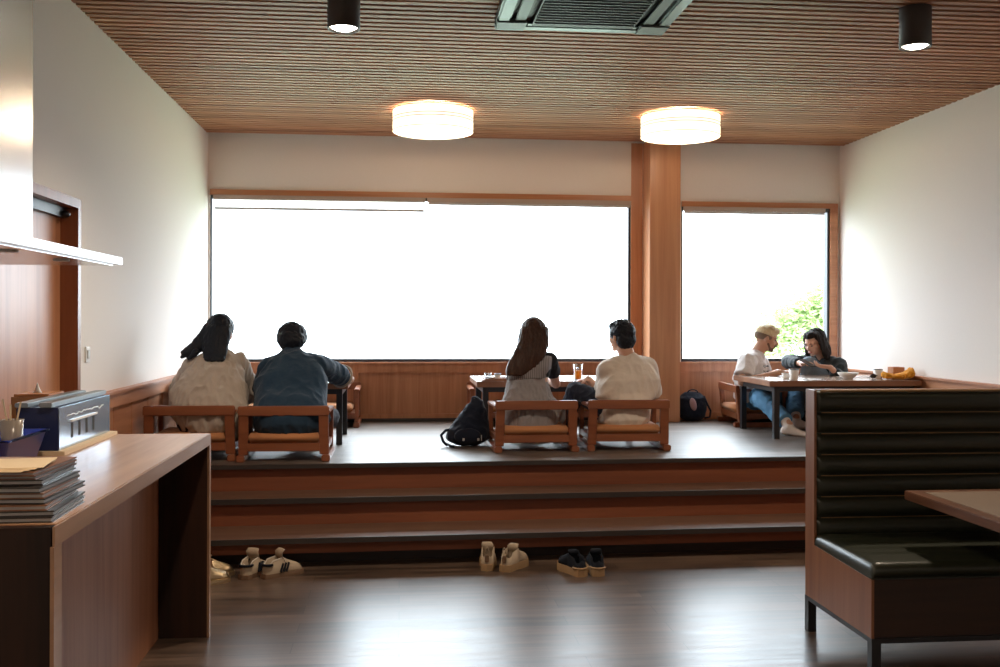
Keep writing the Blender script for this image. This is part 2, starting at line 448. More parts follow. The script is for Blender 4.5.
def wall_with_holes(name, x0, x1, z0, z1, holes, y0, y1, mat):
    mb = MB(); xs = sorted({x0, x1, *[h[0] for h in holes], *[h[1] for h in holes]})
    for a, b in zip(xs, xs[1:]):
        hs = [h for h in holes if h[0] <= a and h[1] >= b]
        if hs:
            h = hs[0]; mb.box((a, y0, z0), (b, y1, h[2])); mb.box((a, y0, h[3]), (b, y1, z1))
        else: mb.box((a, y0, z0), (b, y1, z1))
    bmesh.ops.remove_doubles(mb.b, verts=mb.b.verts[:], dist=1e-5)
    return struct(name, mb, mat)
wall_with_holes('wall_back', LX-.15, RX+.15, 0, CZ+.1, [W1, W2], BY, BY+.14, M['plaster'])
# left wall with a recessed doorway
DY0, DY1, DZ = 4.55, 5.70, 2.105
mb = MB(); mb.box((LX-.15, FY, 0), (LX, DY0, CZ+.1)); mb.box((LX-.15, DY1, 0), (LX, BY, CZ+.1)); mb.box((LX-.15, DY0, DZ), (LX, DY1, CZ+.1))
struct('wall_left', mb, M['plaster'])
mb = MB(); mb.box((RX, FY, 0), (RX+.15, BY, CZ+.1)); struct('wall_right', mb, M['plaster'])
mb = MB(); mb.box((LX-.15, FY-.15, 0), (RX+.15, FY, CZ+.1)); struct('wall_front', mb, M['plaster'])

# slatted cedar ceiling
mb = MB(); mb.box((LX-.15, FY, CZ+.035), (RX+.15, BY+.14, CZ+.14), mi=1)
y = FY+.02
while y < BY-.06:
    mb.box((LX, y, CZ), (RX, y+.046, CZ+.036)); y += .0815
struct('ceiling', mb, [M['slat'], M['slat_back']])

# windows: dark frames, wooden surrounds, panes
def window(i, w, extra):
    x0, x1, z0, z1 = w
    mb = MB(); t = .016
    mb.box((x0, BY+.0, z0), (x0+t, BY+.07, z1)); mb.box((x1-t*1.5, BY+.0, z0), (x1, BY+.07, z1))
    mb.box((x0+t, BY+.0, z0), (x1-t*1.5, BY+.07, z0+.03)); mb.box((x0+t, BY+.0, z1-.03), (x1-t*1.5, BY+.07, z1))
    o = struct('window_%d' % i, mb, M['frame_black'])
    g = MB(); g.box((x0+t, BY+.045, z0+.03), (x1-t*1.5, BY+.051, z1-.03)); make('pane', g, M['glass'], o)
    f = MB(); a, b, c, d = extra
    if a: f.box((x0-a, BY-.02, z0-.03), (x0, BY+.13, z1+.05))
    if b: f.box((x1, BY-.02, z0-.03), (x1+b, BY+.13, z1+.05))
    f.box((x0-a, BY-.025, z1), (x1+b, BY+.13, z1+.05))
    make('window_surround', f, M['wood_x'], o)
    return o
window(1, W1, (.0, .0, 0, 0))
window(2, W2, (.0, .075, 0, 0))
# frame jamb post between window 1 and the pillar, and the pillar itself
mb = MB(); mb.box((W1[1]+.0, BY-.004, 1.08), (2.325, BY+.13, CZ), bev=.004); struct('trim_4', mb, M['wood_z'])
mb = MB(); mb.box((2.325, 9.17, PZ), (2.618, BY+.1, CZ), bev=.006); struct('pillar', mb, M['pillar'])

# wainscot along the back wall
def wains_back(i, x0, x1, insets):
    mb = MB()
    mb.box((x0, BY-.022, PZ), (x1, BY, 1.08))
    mb.box((x0, BY-.045, .985), (x1, BY-.022, 1.062), bev=.003)
    mb.box((x0, BY-.055, 1.062), (x1, BY+.05, 1.085), bev=.003)
    mb.box((x0, BY-.045, PZ), (x1, BY-.022, .60), bev=.003)
    xs = [x0]+[v for p in insets for v in p]+[x1]
    for k in range(0, len(xs), 2):
        if xs[k+1]-xs[k] > .01: mb.box((xs[k], BY-.045, .60), (xs[k+1], BY-.022, .985), bev=.002)
    struct('trim_%d' % i, mb, M['panel'])
wains_back(5, LX, 2.325, [(-1.55, -.50), (-.385, .80), (.90, 2.10)])
wains_back(6, 2.618, RX, [(2.84, 3.40), (3.50, 4.1)])
mb = MB(); mb.box((LX, BY-.05, PZ), (2.325, BY-.045, PZ+.03)); struct('baseboard_back', mb, M['nosing'])
# side wainscots
def wains_side(i, x, y0, y1, sgn, ztop=1.045):
    mb = MB(); z0 = 0
    for ya, yb, zb in ((y0, 6.72, 0), (6.72, y1, PZ)):
        mb.box((x, ya, zb), (x+sgn*.02, yb, ztop-.02))
        mb.box((x+sgn*.02, ya, ztop-.10), (x+sgn*.042, yb, ztop-.02))
    mb.box((x, y0, ztop-.02), (x+sgn*.06, y1, ztop), bev=.003)
    yy = y0+.1
    while yy < y1-.1:
        mb.box((x+sgn*.0195, yy, PZ), (x+sgn*.0225, yy+.012, ztop-.1)); yy += .42
    struct('trim_%d' % i, mb, M['wood_y'])
wains_side(7, LX, 5.80, 9.395, 1); wains_side(8, RX, 4.9, 9.395, -1, 1.03)

# doorway in the left wall
mb = MB()
mb.box((LX-.14, DY1-.025, 0), (LX+.010, DY1+.022, DZ+.03)); mb.box((LX-.14, DY0-.055, 0), (LX+.012, DY0+.025, DZ+.03)); mb.box((LX-.14, DY0+.025, DZ-.02), (LX+.012, DY1-.025, DZ+.03))
o = struct('trim_9', mb, wood('door_frame_wood', (.20, .065, .028), (.33, .12, .055), .4, 'Z', 10))
mb = MB(); mb.box((LX-.125, DY0+.0251, .0), (LX-.085, DY1-.0251, DZ-.0201))
dr = struct('door_1', mb, M['wood_z'])
mb = MB(); mb.box((LX-.084, DY0+.03, DZ-.075), (LX-.05, DY1-.03, DZ-.022)); mb.cap((LX-.05, DY1-.09, DZ-.06), (LX-.03, DY1-.09, DZ-.06), .018, .018); make('door_rail', mb, M['steel_black'], dr)

# light switch
t = thing('wall_switch', 'small white wall switch plate beside the wooden doorway on the left wall', 'switch', (LX, 5.87, 1.25))
mb = MB(); mb.box((LX, 5.825, 1.235), (LX+.008, 5.905, 1.325), bev=.003); make('switch_plate', mb, M['white'], t)
mb = MB(); mb.box((LX+.008, 5.845, 1.255), (LX+.013, 5.885, 1.305), bev=.002); make('switch_rocker', mb, M['menu_edge'], t)

# ------------------------------------------------------------------ blinds
def blind(label, x0, x1, z1, drop):
    t = thing('roller_blind', label, 'blind', ((x0+x1)/2, BY+.03, z1), 'roller blinds at the window heads')
    mb = MB(); mb.box((x0, BY-.045, z1-.045), (x1, BY-.0255, z1-.001), bev=.004); make('blind_cassette', mb, M['blind_box'], t)
    if drop > .06:
        mb = MB(); mb.box((x0+.01, BY-.034, z1-drop), (x1-.01, BY-.0325, z1-.045)); make('blind_fabric', mb, M['blind'], t)
    mb = MB(); mb.box((x0+.01, BY-.042, z1-drop-.022), (x1-.01, BY-.026, z1-drop), bev=.004); make('blind_bottom_bar', mb, M['blind_bar'], t)
blind('roller blind lowered a little over the left part of the large window', W1[0]+.03, .235, W1[3], .115)
blind('rolled-up roller blind over the right part of the large window', .25, W1[1]-.005, W1[3], .046)
blind('rolled-up roller blind at the top of the smaller right-hand window', W2[0]+.005, W2[1]-.06, W2[3], .046)

# ------------------------------------------------------------------ ceiling lamps
def drum(label, x, y):
    r = .326; z0, z1 = 3.005, 3.180
    t = thing('drum_ceiling_lamp', label, 'ceiling lamp', (x, y, z0), 'drum ceiling lamps')
    mb = MB(); mb.lathe([(r, 0), (r, z1-z0)], (x, y, z0), 64, caps=False); mb.lathe([(r-.006, z1-z0), (r-.006, 0)], (x, y, z0), 64, caps=False)
    make('lamp_shade', mb, M['shade'], t)
    mb = MB(); mb.lathe([(.001, 0), (r-.007, 0), (r-.007, .006), (.001, .006)], (x, y, z0+.012), 64, caps=False); make('diffuser', mb, M['shade_bottom'], t)
    mb = MB(); mb.lathe([(.14, 0), (.14, .04)], (x, y, CZ-.041), 40); mb.lathe([(.018, 0), (.018, .06)], (x, y, CZ-.09), 16); make('ceiling_rose', mb, M['white'], t)
    for zz in (0, .078, .102, .168):
        mb = MB(); mb.tube([(x+(r+.001)*math.cos(a*PI/32), y+(r+.001)*math.sin(a*PI/32), z0+zz+.003) for a in range(64)], .0028, 6, closed=True)
        make('shade_ring', mb, M['ring'], t)
    l = bpy.data.lights.new('lamp_light', 'POINT'); l.energy = 75; l.color = (1, .70, .46); l.shadow_soft_size = .12
    lo = bpy.data.objects.new('lamp_light', l); COL.objects.link(lo); lo.parent = t; lo.location = (0, 0, .09)
drum('drum ceiling lamp nearer the middle of the room, left of the pillar', .262, 8.14)
drum('drum ceiling lamp in front of the wooden pillar', 2.315, 8.13)

def spot(label, x, y, vis=True):
    t = thing('spot_light', label, 'spotlight', (x, y, 2.975), 'black cylinder spotlights')
    mb = MB(); r = .084; mb.lathe([(r, CZ-2.975-.001), (r, 0), (r-.008, 0), (r-.012, .02), (.01, .02)], (x, y, 2.975), 40, caps=False)
    mb.lathe([(.001, 0), (r, 0)], (x, y, CZ-.001), 40, caps=False)
    make('housing', mb, M['spot'], t)
    mb = MB(); mb.lathe([(.001, .0), (.05, -.004), (.07, .008), (.07, .015), (.001, .015)], (x, y, 2.979), 32, caps=False); make('lens', mb, M['spot_glow'], t)
    l = bpy.data.lights.new('spot_bulb', 'SPOT'); l.energy = 165; l.color = (1, .82, .62); l.spot_size = 2.5; l.spot_blend = .8; l.shadow_soft_size = .05
    lo = bpy.data.objects.new('spot_bulb', l); COL.objects.link(lo); lo.parent = t; lo.location = (0, 0, -.012)
spot('black cylinder spotlight on the ceiling, left one near the top edge', -.293, 5.2)
spot('black cylinder spotlight on the ceiling near the right wall', 2.79, 5.2)

# ------------------------------------------------------------------ ceiling air conditioner
t = thing('air_conditioner', 'ceiling cassette air conditioner with dark grille and grey frame', 'air conditioner', (1.01, 5.15, 3.12))
ax0, ax1, ay0, ay1 = .525, 1.50, 4.66, 5.63; zb = 3.125
mb = MB()
fw = .075
for a, b in (((ax0, ay1-fw), (ax1, ay1)), ((ax0, ay0), (ax1, ay0+fw)), ((ax0, ay0+fw), (ax0+fw, ay1-fw)), ((ax1-fw, ay0+fw), (ax1, ay1-fw))):
    mb.box((a[0], a[1], zb), (b[0], b[1], CZ-.001), bev=.01)
make('panel_frame', mb, M['ac'], t)
for cx, cy_ in ((ax0, ay1), (ax1, ay1), (ax0, ay0), (ax1, ay0)):
    sx = 1 if cx == ax0 else -1; s2 = -1 if cy_ == ay1 else 1
    mb = MB(); mb.box((cx+sx*.002, cy_+s2*.002, zb-.006), (cx+sx*.17, cy_+s2*.16, zb+.02), bev=.006); make('corner_cover', mb, M['ac_light'], t)
mb = MB(); mb.box((ax0+.20, ay0+.2, zb-.002), (ax1-.20, ay1-.10, zb+.02))
for k in range(14):
    yy = ay0+.22+k*.045; mb.box((ax0+.21, yy, zb-.008), (ax1-.21, yy+.012, zb-.002))
make('intake_grille', mb, M['ac_dark'], t)
mb = MB(); mb.box((ax0+fw, ay0+fw, zb+.03), (ax1-fw, ay1-fw, CZ-.001)); make('inner_body', mb, M['ac_dark'], t)
for xx in (ax0+.10, ax1-.16):
    mb = MB(); mb.bar((xx+.03, ay0+.18, zb+.008), (xx+.03, ay1-.17, zb+.008), .06, .008, bev=.002); make('louver', mb, M['ac_light'], t)
for yy in (ay0+.13, ay1-.085):
    mb = MB(); mb.bar((ax0+.18, yy, zb+.008), (ax1-.18, yy, zb+.008), .05, .008); make('louver', mb, M['ac'], t)

# ------------------------------------------------------------------ range hood
t = thing('range_hood', 'stainless steel range hood with tall chimney at the left edge', 'range hood', (-1.45, 3.7, 1.705))
hx = -1.15
mb = MB(); mb.box((hx-.62, 2.9, 1.705), (hx, 4.3, 1.735), bev=.002); make('canopy', mb, M['hood_side'], t)
mb = MB(); mb.box((hx-.56, 2.96, 1.700), (hx-.03, 4.26, 1.7049)); make('underside_panel', mb, M['steel'], t)
mb = MB(); mb.lathe([(.001, 0), (.028, 0), (.03, .006)], (hx-.1, 3.85, 1.694), 20); make('hood_lamp', mb, M['menu_edge'], t)
mb = MB(); mb.lathe([(.001, 0), (.028, 0), (.03, .006)], (hx-.1, 3.35, 1.694), 20); make('hood_lamp', mb, M['menu_edge'], t)
mb = MB(); mb.box((hx-.50, 3.05, 1.7351), (hx-.145, 3.69, CZ-.001), bev=.004); make('chimney', mb, M['steel'], t)

# ------------------------------------------------------------------ counter
CTZ = .947
t = thing('service_counter', 'wooden service counter with recessed side panel in the left foreground', 'counter', (-1.3, 3.7, 0))
x1 = -.885
mb = MB(); mb.box((-1.70, 2.70, CTZ-.052), (x1, 4.79, CTZ), bev=.003); make('worktop', mb, M['counter'], t)
mb = MB(); mb.box((x1, 2.665, CTZ-.052), (x1+.006, 4.79, CTZ-.001)); make('edge_band', mb, M['counter_edge'], t)
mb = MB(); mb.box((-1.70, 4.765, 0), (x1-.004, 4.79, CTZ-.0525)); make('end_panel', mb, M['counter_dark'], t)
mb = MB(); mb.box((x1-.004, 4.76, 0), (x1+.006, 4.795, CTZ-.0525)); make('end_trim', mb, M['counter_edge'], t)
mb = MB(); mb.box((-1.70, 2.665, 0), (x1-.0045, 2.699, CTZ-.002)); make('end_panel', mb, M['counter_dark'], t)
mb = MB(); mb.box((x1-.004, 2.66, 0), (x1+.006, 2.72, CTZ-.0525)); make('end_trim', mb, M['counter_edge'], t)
mb = MB(); mb.box((-1.70, 2.72, .0), (-1.11, 4.764, CTZ-.0525)); make('side_panel', mb, M['counter_panel'], t)

# ------------------------------------------------------------------ things on the counter
t = thing('utensil_box', 'shiny steel utensil box with slots and hinged grey lids on the counter', 'box', (-1.45, 4.45, CTZ))
bx0, bx1, by0, by1 = -1.49, -1.330, 4.07, 4.755; bz0, bz1 = CTZ+.016, CTZ+.185
mb = MB(); mb.box((bx0-.01, by0-.02, CTZ), (bx1+.03, by1+.025, CTZ+.016)); make('wooden_base', mb, M['paper'], t)
mb = MB(); mb.box((bx0, by0, bz0), (bx1, by1, bz1), bev=.003); make('body', mb, M['navy_plastic'], t)
mb = MB(); mb.box((bx1+.0005, by0, bz0), (bx1+.003, by1, bz1), bev=.001); make('side_plate', mb, M['box_steel'], t)
for k, xx in enumerate((bx0+.03, bx1-.04)):
    mb = MB(); mb.bar((xx, by0-.03, bz1+.012), (xx, by1+.01, bz1+.012), .05, .018, bev=.003); make('lid', mb, M['grey_metal'], t)
    mb = MB(); mb.cap((xx-.012, by0+.01, bz1+.002), (xx+.012, by0+.01, bz1+.002), .008, .008); make('hinge', mb, M['steel_black'], t)
for k in range(4):
    yy = by0+.14+k*.095
    mb = MB(); mb.box((bx1+.0031, yy, bz0+.035), (bx1+.0040, yy+.026, bz0+.095)); make('slot', mb, M['slat_back'], t)
mb = MB(); mb.bar((bx1+.008, by0+.13, bz0+.105), (bx1+.008, by0+.47, bz0+.105), .008, .008); make('rail', mb, M['ceramic'], t)
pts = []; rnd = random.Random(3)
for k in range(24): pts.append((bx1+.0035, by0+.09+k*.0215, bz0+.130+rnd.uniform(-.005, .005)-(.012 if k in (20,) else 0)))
mb = MB(); mb.tube(pts, .0018, 5); make('zigzag_line', mb, M['ceramic'], t)  # thin pale zigzag line along the side plate

t = thing('tissue_box', 'round-edged orange wooden box with white tissue behind the steel utensil box', 'tissue box', (-1.66, 4.95, CTZ))
# stands on the counter end
t.location = (-1.60, 4.62, CTZ)
mb = MB(); mb.box((-1.68, 4.52, CTZ), (-1.51, 4.74, CTZ+.205), bev=.012); make('box_body', mb, wood('orange_wood', (.42, .16, .05), (.58, .26, .09), .4, 'X', 9), t)
mb = MB(); mb.lathe([(.022, 0), (.012, .02), (.006, .035), (.0015, .05)], (-1.60, 4.62, CTZ+.199), 10); make('tissue', mb, M['white'], t)

t = thing('plastic_tray', 'blue plastic tray holding glasses on the counter', 'tray', (-1.47, 3.72, CTZ))
def tray(x0, y0, x1, y1, z0, h, fl, th):
    mb = MB()
    def rr(x0, y0, x1, y1, z, r=.02):
        pts = []
        for cx, cy_, a0 in ((x1-r, y1-r, 0), (x0+r, y1-r, 90), (x0+r, y0+r, 180), (x1-r, y0+r, 270)):
            for k in range(5):
                a = math.radians(a0+k*22.5); pts.append(V((cx+r*math.cos(a), cy_+r*math.sin(a), z)))
        return pts
    prof = [(0, 0), (fl, h), (fl+.008, h), (fl+.008, h-.006), (fl+.008, h), (fl-th, h), (0-th, .006)]
    mb.rings([rr(x0-o_, y0-o_, x1+o_, y1+o_, z0+z_) for o_, z_ in prof]); return mb
make('tray_shell', tray(-1.66, 3.60, -1.362, 3.93, CTZ, .115, .03, .004), M['blue_tray'], t)
def tumbler(name, label, cat, x, y, z, r, h, mat, straws=0):
    t = thing(name, label, cat, (x, y, z))
    mb = MB(); mb.lathe([(.001, 0), (r*.8, 0), (r, h), (r-.003, h), (r*.8-.003, .006), (.001, .006)], (x, y, z), 28, caps=False)
    make('vessel', mb, mat, t)
    return t
gl = plain('frosted_cup', (.75, .62, .5), .25, trans=.6)
tumbler('plastic_cup', 'frosted beaker with wooden stirrers standing in the blue tray', 'cup', -1.405, 3.80, CTZ+.0065, .040, .16, gl)
tumbler('plastic_cup', 'frosted beaker at the left edge of the blue tray', 'cup', -1.50, 3.84, CTZ+.0065, .038, .14, gl)
for k, (dx, dy) in enumerate(((-.018, .0), (.016, .006), (-.006, .014))):
    mb = MB(); mb.bar((-1.405-dx*.6, 3.80-dy, CTZ+.015), (-1.405+dx*1.8, 3.80+dy, CTZ+.24-.01*k), .006, .002)
    make('wooden_stirrer', mb, M['paper'], loc=(-1.405, 3.80, CTZ+.015), label='thin pale wooden stirrer standing in the frosted beaker', cat='stirrer', group='wooden stirrers in the beaker')
# stack of menus
z = CTZ+.0005; rnd = random.Random(5); cols = [0, 0, 1, 0, 1, 0, 0, 1, 1]
places = ['at the very bottom', 'second from the bottom', 'third from the bottom', 'fourth from the bottom', 'in the middle', 'fourth from the top', 'third from the top', 'just under the topmost cover', 'topmost of the hard covers']
for k in range(9):
    h = .0150 if k < 7 else .011
    dx = rnd.uniform(-.012, .004)-.004*(k > 5); dy = rnd.uniform(-.004, .02); a = rnd.uniform(-.05, .05)
    x1_, y0_ = -.905+dx-.004*k, 2.70+dy+.004*k
    mt = Matrix.Translation((x1_-.12, y0_+.15, z))@Matrix.Rotation(a, 4, 'Z')
    t = thing('menu_folder', '%s menu folder in the pile on the counter, %s' % (('black', 'brown')[cols[k]], places[k]), 'menu', (x1_-.12, y0_+.15, z), 'menu folders piled on the counter')
    cm = M['menu_black'] if cols[k] == 0 else M['menu_brown']
    mb = MB(); mb.box((-.12, -.15, 0), (.12, .15, .003), mat=mt, bev=0); make('back_cover', mb, cm, t)
    mb = MB(); mb.box((-.118, -.146, .0031), (.116, .146, h-.0041), mat=mt); make('pages', mb, M['menu_edge'], t)
    mb = MB(); mb.box((-.12, -.15, h-.004), (.12, .15, h-.0005), mat=mt); mb.box((-.121, -.15, .0005), (-.1185, .15, h-.001), mat=mt); make('front_cover', mb, cm, t)
    z += h+.0006
for k in range(4):
    mt = Matrix.Translation((-1.075+.006*k, 2.82+.006*k, z))@Matrix.Rotation(.08*k-.1, 4, 'Z')
    mb = MB(); mb.box((-.105, -.10, 0), (.105, .10, .0016), mat=mt)
    make('paper_sheet', mb, M['paper'], loc=(-1.06, 2.87, z), label='loose cream paper sheet on top of the menu pile', cat='paper', group='cream sheets on the menus'); z += .0019

# ------------------------------------------------------------------ booth seat and its table
t = thing('booth_bench', 'dark green leather booth bench with channelled back and black legs', 'bench', (3.1, 4.3, 0))
BX0, BX1 = 1.94, 4.285
mb = MB()   # side panel, an L of wood with backrest behind
prof = [(4.632, .17), (4.632, 1.155), (4.535, 1.155), (4.53, .428), (3.955, .412), (3.955, .17)]
rs = [[V((xx, py, pz)) for py, pz in prof] for xx in (BX0, BX0+.012)]
mb.rings(rs, smooth=False); make('side_panel', mb, M['booth_wood'], t)
mb = MB(); mb.box((BX0+.0125, 4.60, .17), (BX1, 4.632, 1.155)); make('back_board', mb, M['booth_wood'], t)
mb = MB(); mb.box((BX0+.0125, 3.965, .17), (BX1, 3.99, .41)); make('front_board', mb, M['booth_dark'], t)
mb = MB(); mb.box((BX0+.0125, 3.991, .2), (BX1, 4.599, .40)); make('seat_box', mb, M['booth_dark'], t)
# channelled back: a profile of soft rolls swept along X with rounded left end
def rolls(z0, z1, n, y, dep):
    pr = []
    for k in range(n):
        a, b = z0+(z1-z0)*k/n, z0+(z1-z0)*(k+1)/n
        for q in range(9):
            f = q/8; pr.append((y-dep*(1-abs(2*f-1)**3.2), a+(b-a)*f))
    return pr
pr = rolls(.455, 1.148, 7, 4.545, .030)
pr[-1] = (4.545, 1.148)
mb = MB(); rs = []
for xx, sc in ((BX0+.0125, .1), (BX0+.018, .55), (BX0+.030, .82), (BX0+.055, .95), (BX0+.09, 1), (3.0, 1), (BX1, 1)):
    rs.append([V((xx, 4.545+(py-4.545)*sc, pz)) for py, pz in pr]+[V((xx, 4.599, 1.150)), V((xx, 4.599, .455))])
mb.rings(rs); bk = make('back_cushion', mb, M['leather'], t)
for k in range(1, 7):
    zz = .455+(1.148-.455)*k/7
    mb = MB(); mb.tube([(BX0+.04, 4.543, zz), (BX0+.06, 4.541, zz), (BX1-.01, 4.541, zz)], .0022, 6); make('piping', mb, M['seam'], bk)
mb = MB(); mb.tube([(BX0+.034, 4.54, 1.150), (BX0+.06, 4.538, 1.152), (BX1-.01, 4.538, 1.152)], .006, 8); make('top_piping', mb, M['seam'], bk)
# seat cushion: channels run front to back? rolls along X with rounded front
mb = MB(); rs = []
def seatprof(sc, bump):
    p = [(4.53, .415)]
    for k in range(5):
        a, b = 4.53-k*.095, 4.53-(k+1)*.095
        for q in range(7):
            f = q/6
            if q < 6 or k == 4: p.append((a+(b-a)*f, .480+.005*(1-abs(2*f-1)**2)*bump))
    for q in range(9):
        a = PI/2-q*PI/8
        p.append((4.53-.475-.07-.034*math.cos(a), .446+.034*math.sin(a)))
    p.append((3.955, .414)); return p
for xx, bump, dz in ((BX0+.002, 0, -.045), (BX0+.004, 0, -.024), (BX0+.011, 0, -.010), (BX0+.022, 0, -.003), (BX0+.04, 0, 0), (BX0+.07, .7, 0), (3.0, 1, 0), (BX1, 1, 0)):
    rs.append([V((xx, py, max(.414, pz+dz*(1 if pz > .43 else 0)))) for py, pz in seatprof(1, bump)])
mb.rings(rs); st_ = make('seat_cushion', mb, M['leather'], t)
mb = MB(); mb.box((BX0-.001, 3.95, .15), (BX1, 3.985, .1695)); mb.box((BX0-.001, 4.60, .15), (BX1, 4.635, .1695)); mb.box((BX0-.001, 3.985, .15), (BX0+.034, 4.60, .1695))
make('base_rail', mb, M['steel_black'], t)
for xx in (BX0, BX1-.04):
    for yy in (3.95, 4.595):
        mb = MB(); mb.box((xx, yy, 0), (xx+.04, yy+.04, .1499)); make('leg', mb, M['steel_black'], t)

t = thing('booth_table', 'wood-edged booth table with grey-brown top at the right edge', 'table', (3.2, 3.9, 0))
TX0, TX1, TY0, TY1, TZ = 2.262, 3.9, 3.45, 4.30, .72
mb = MB(); mb.box((TX0, TY0, TZ-.04), (TX1, TY1, TZ), bev=.003); tt = make('table_top', mb, M['btable'], t)
mb = MB(); mb.box((TX0+.06, TY0+.06, TZ), (TX1-.06, TY1-.06, TZ+.0015)); make('inlay', mb, M['btop'], tt)
mb = MB(); mb.box((3.04, 3.83, .02), (3.12, 3.91, TZ-.0405)); make('pedestal', mb, M['steel_black'], t)
mb = MB(); mb.box((2.75, 3.60, 0), (3.41, 3.94, .02)); make('foot_plate', mb, M['steel_black'], t)
# -----PEOPLE AND FURNITURE-----

# ------------------------------------------------------------------ low chairs
def make_chair():
    """legless floor chair, built at the origin facing +Y, rear frame at y=0"""
    t = thing('low_chair', 'low chair', 'chair', (0, 0, 0))
    W = .30; pw = .064; pd = .032; H = .372
    mb = MB()
    for s in (-1, 1): mb.bar((s*(W-pw/2), .03, .045), (s*(W-pw/2-.006), -.002, H-.001), pw, pd, upv=(0, 1, 0), bev=.004)
    mb.box((-W, -.018, H-.066), (W, .016, H), bev=.006)
    mb.box((-W+pw-.004, .005, .068), (W-pw+.004, .030, .124), bev=.004)
    bk = make('back_frame', mb, M['chair'], t)
    for s in (-1, 1):
        mb = MB(); x = s*(W-.020)
        mb.bar((x, -.03, .0225), (x, .50, .0225), .055, .045, bev=.006)
        make('runner', mb, M['chair'], t)
        mb = MB(); x = s*(W-.018)
        mb.bar((x, .445, .045), (x, .43, .318), .034, .045, upv=(0, 1, 0), bev=.006)
        make('front_post', mb, M['chair'], t)
        mb = MB()
        mb.bar((x, -.0, .333), (x, .455, .325), .046, .026, bev=.006)
        make('armrest', mb, M['chair'], t)
        mb = MB(); mb.box((x-.011, .032, .075), (x+.011, .43, .118), bev=.003); make('side_rail', mb, M['chair'], t)
    mb = MB(); mb.box((-W+.03, .42, .075), (W-.03, .445, .124), bev=.004); mb.box((-W+.032, .032, .112), (W-.032, .42, .122)); make('seat_base', mb, M['chair'], t)
    mb = MB(); mb.box((-W+.062, -.004, .1255), (W-.062, .44, .186), bev=.014); make('seat_cushion', mb, M['cushion'], t, smooth=True)
    return t
chair0 = make_chair(); used = [0]
def place_chair(x, y, rz, label, group='low wooden chairs on the raised floor'):
    if not used[0]:
        used[0] = 1; chair0.location = (x, y, PZ); chair0.rotation_euler = (0, 0, rz); chair0['label'] = label; chair0['group'] = group; return chair0
    return dup(chair0, (x, y, PZ), rz, label, group)
CA = (-1.400, 6.86); CB = (-.772, 6.80); CC = (.982, 7.14); CD = (1.664, 7.17)
place_chair(*CA, 0, 'low wooden chair at far left with the woman in beige seated in it')
place_chair(*CB, 0, 'low wooden chair holding the man in the navy T-shirt')
place_chair(*CC, .03, 'low wooden chair holding the woman in the grey dress')
place_chair(*CD, -.03, 'low wooden chair holding the man in the cream T-shirt')
place_chair(-1.44, 9.37, PI, 'empty low chair against the window wall behind the woman in beige')
place_chair(-.66, 9.37, PI, 'empty low chair under the large window, behind the left table leg')
place_chair(.925, 9.37, PI, 'empty low chair under the large window, beyond the woman in the grey dress')
place_chair(1.60, 9.37, PI, 'empty low chair under the large window, beyond the man in the cream T-shirt')
place_chair(3.02, 8.97, -PI/2-.05, 'low wooden chair by the small window holding the man in the white T-shirt')
place_chair(4.16, 8.92, PI/2+.25, 'low chair by the right wall holding the woman in the charcoal jacket')

# ------------------------------------------------------------------ low tables
def low_table(label, x0, x1, y0, y1, tops):
    zt = 1.0
    t = thing('low_table', label, 'table', ((x0+x1)/2, (y0+y1)/2, PZ), 'low tables on the raised floor')
    mb = MB(); mb.box((x0, y0, zt-.045), (x1, y1, zt), bev=.004); make('table_top', mb, [M['table_edge']], t)
    mb = MB(); mb.box((x0+.012, y0+.012, zt), (x1-.012, y1-.012, zt+.0012)); make('top_surface', mb, M['table_top'], t)
    for xx in (x0+.05, x1-.09):
        for yy in (y0+.03, y1-.08):
            mb = MB(); mb.box((xx, yy, PZ), (xx+.045, yy+.045, zt-.09)); make('leg', mb, M['steel_black'], t)
        mb = MB(); mb.box((xx, y0+.03, zt-.0899), (xx+.045, y1-.035, zt-.0455)); make('apron', mb, M['steel_black'], t)
    for yy in (y0+.03, y1-.08):
        mb = MB(); mb.box((x0+.0951, yy, zt-.085), (x1-.0901, yy+.045, zt-.0455)); make('apron', mb, M['steel_black'], t)
    return zt+.0013
TT = low_table('low table with black steel legs at the left, before the couple seen from behind', -1.70, -.39, 7.65, 8.45, None)
low_table('low table with black steel legs at the middle, with the glass of orange juice', .60, 1.88, 7.80, 8.62, None)
low_table('low table with black steel legs at the right wall, under the small window', 2.95, 4.23, 7.76, 8.64, None)

# ------------------------------------------------------------------ people
def frame(f, u=(0, 0, 1)):
    f = V(f).normalized(); u = V(u); r = f.cross(u).normalized(); u = r.cross(f).normalized()
    return Matrix((r, f, u)).transposed()          # X right of the person, Y forward, Z up

def head_shapes(mb, c, F, s=1.0):
    """F: 3x3 frame; c: centre of the head"""
    def P(x, y, z): return c+F@V((x*s, y*s, z*s))
    mb.ell(P(0, -.012, .028), (.077*s, .096*s, .090*s), F)
    mb.ell(P(0, .018, -.028), (.064*s, .072*s, .082*s), F)
    mb.ell(P(0, .048, -.072), (.036*s, .034*s, .034*s), F)
    mb.ell(P(0, .072, -.094), (.018*s, .015*s, .014*s), F)
    for k in (-1, 1):
        mb.ell(P(k*.040, .056, -.022), (.024*s, .022*s, .024*s), F)
        mb.ell(P(k*.030, .073, .020), (.026*s, .014*s, .010*s), F)
        mb.ell(P(k*.078, -.008, -.008), (.010*s, .020*s, .031*s), F@Matrix.Rotation(-k*.35, 3, 'Z'))
        mb.ell(P(k*.011, .094, -.032), (.009*s, .010*s, .008*s), F)
    mb.cap(P(0, .078, .012), P(0, .106, -.026), .009*s, .0125*s, n=10)
    mb.ell(P(0, .081, -.056), (.024*s, .012*s, .007*s), F); mb.ell(P(0, .078, -.068), (.020*s, .012*s, .007*s), F)

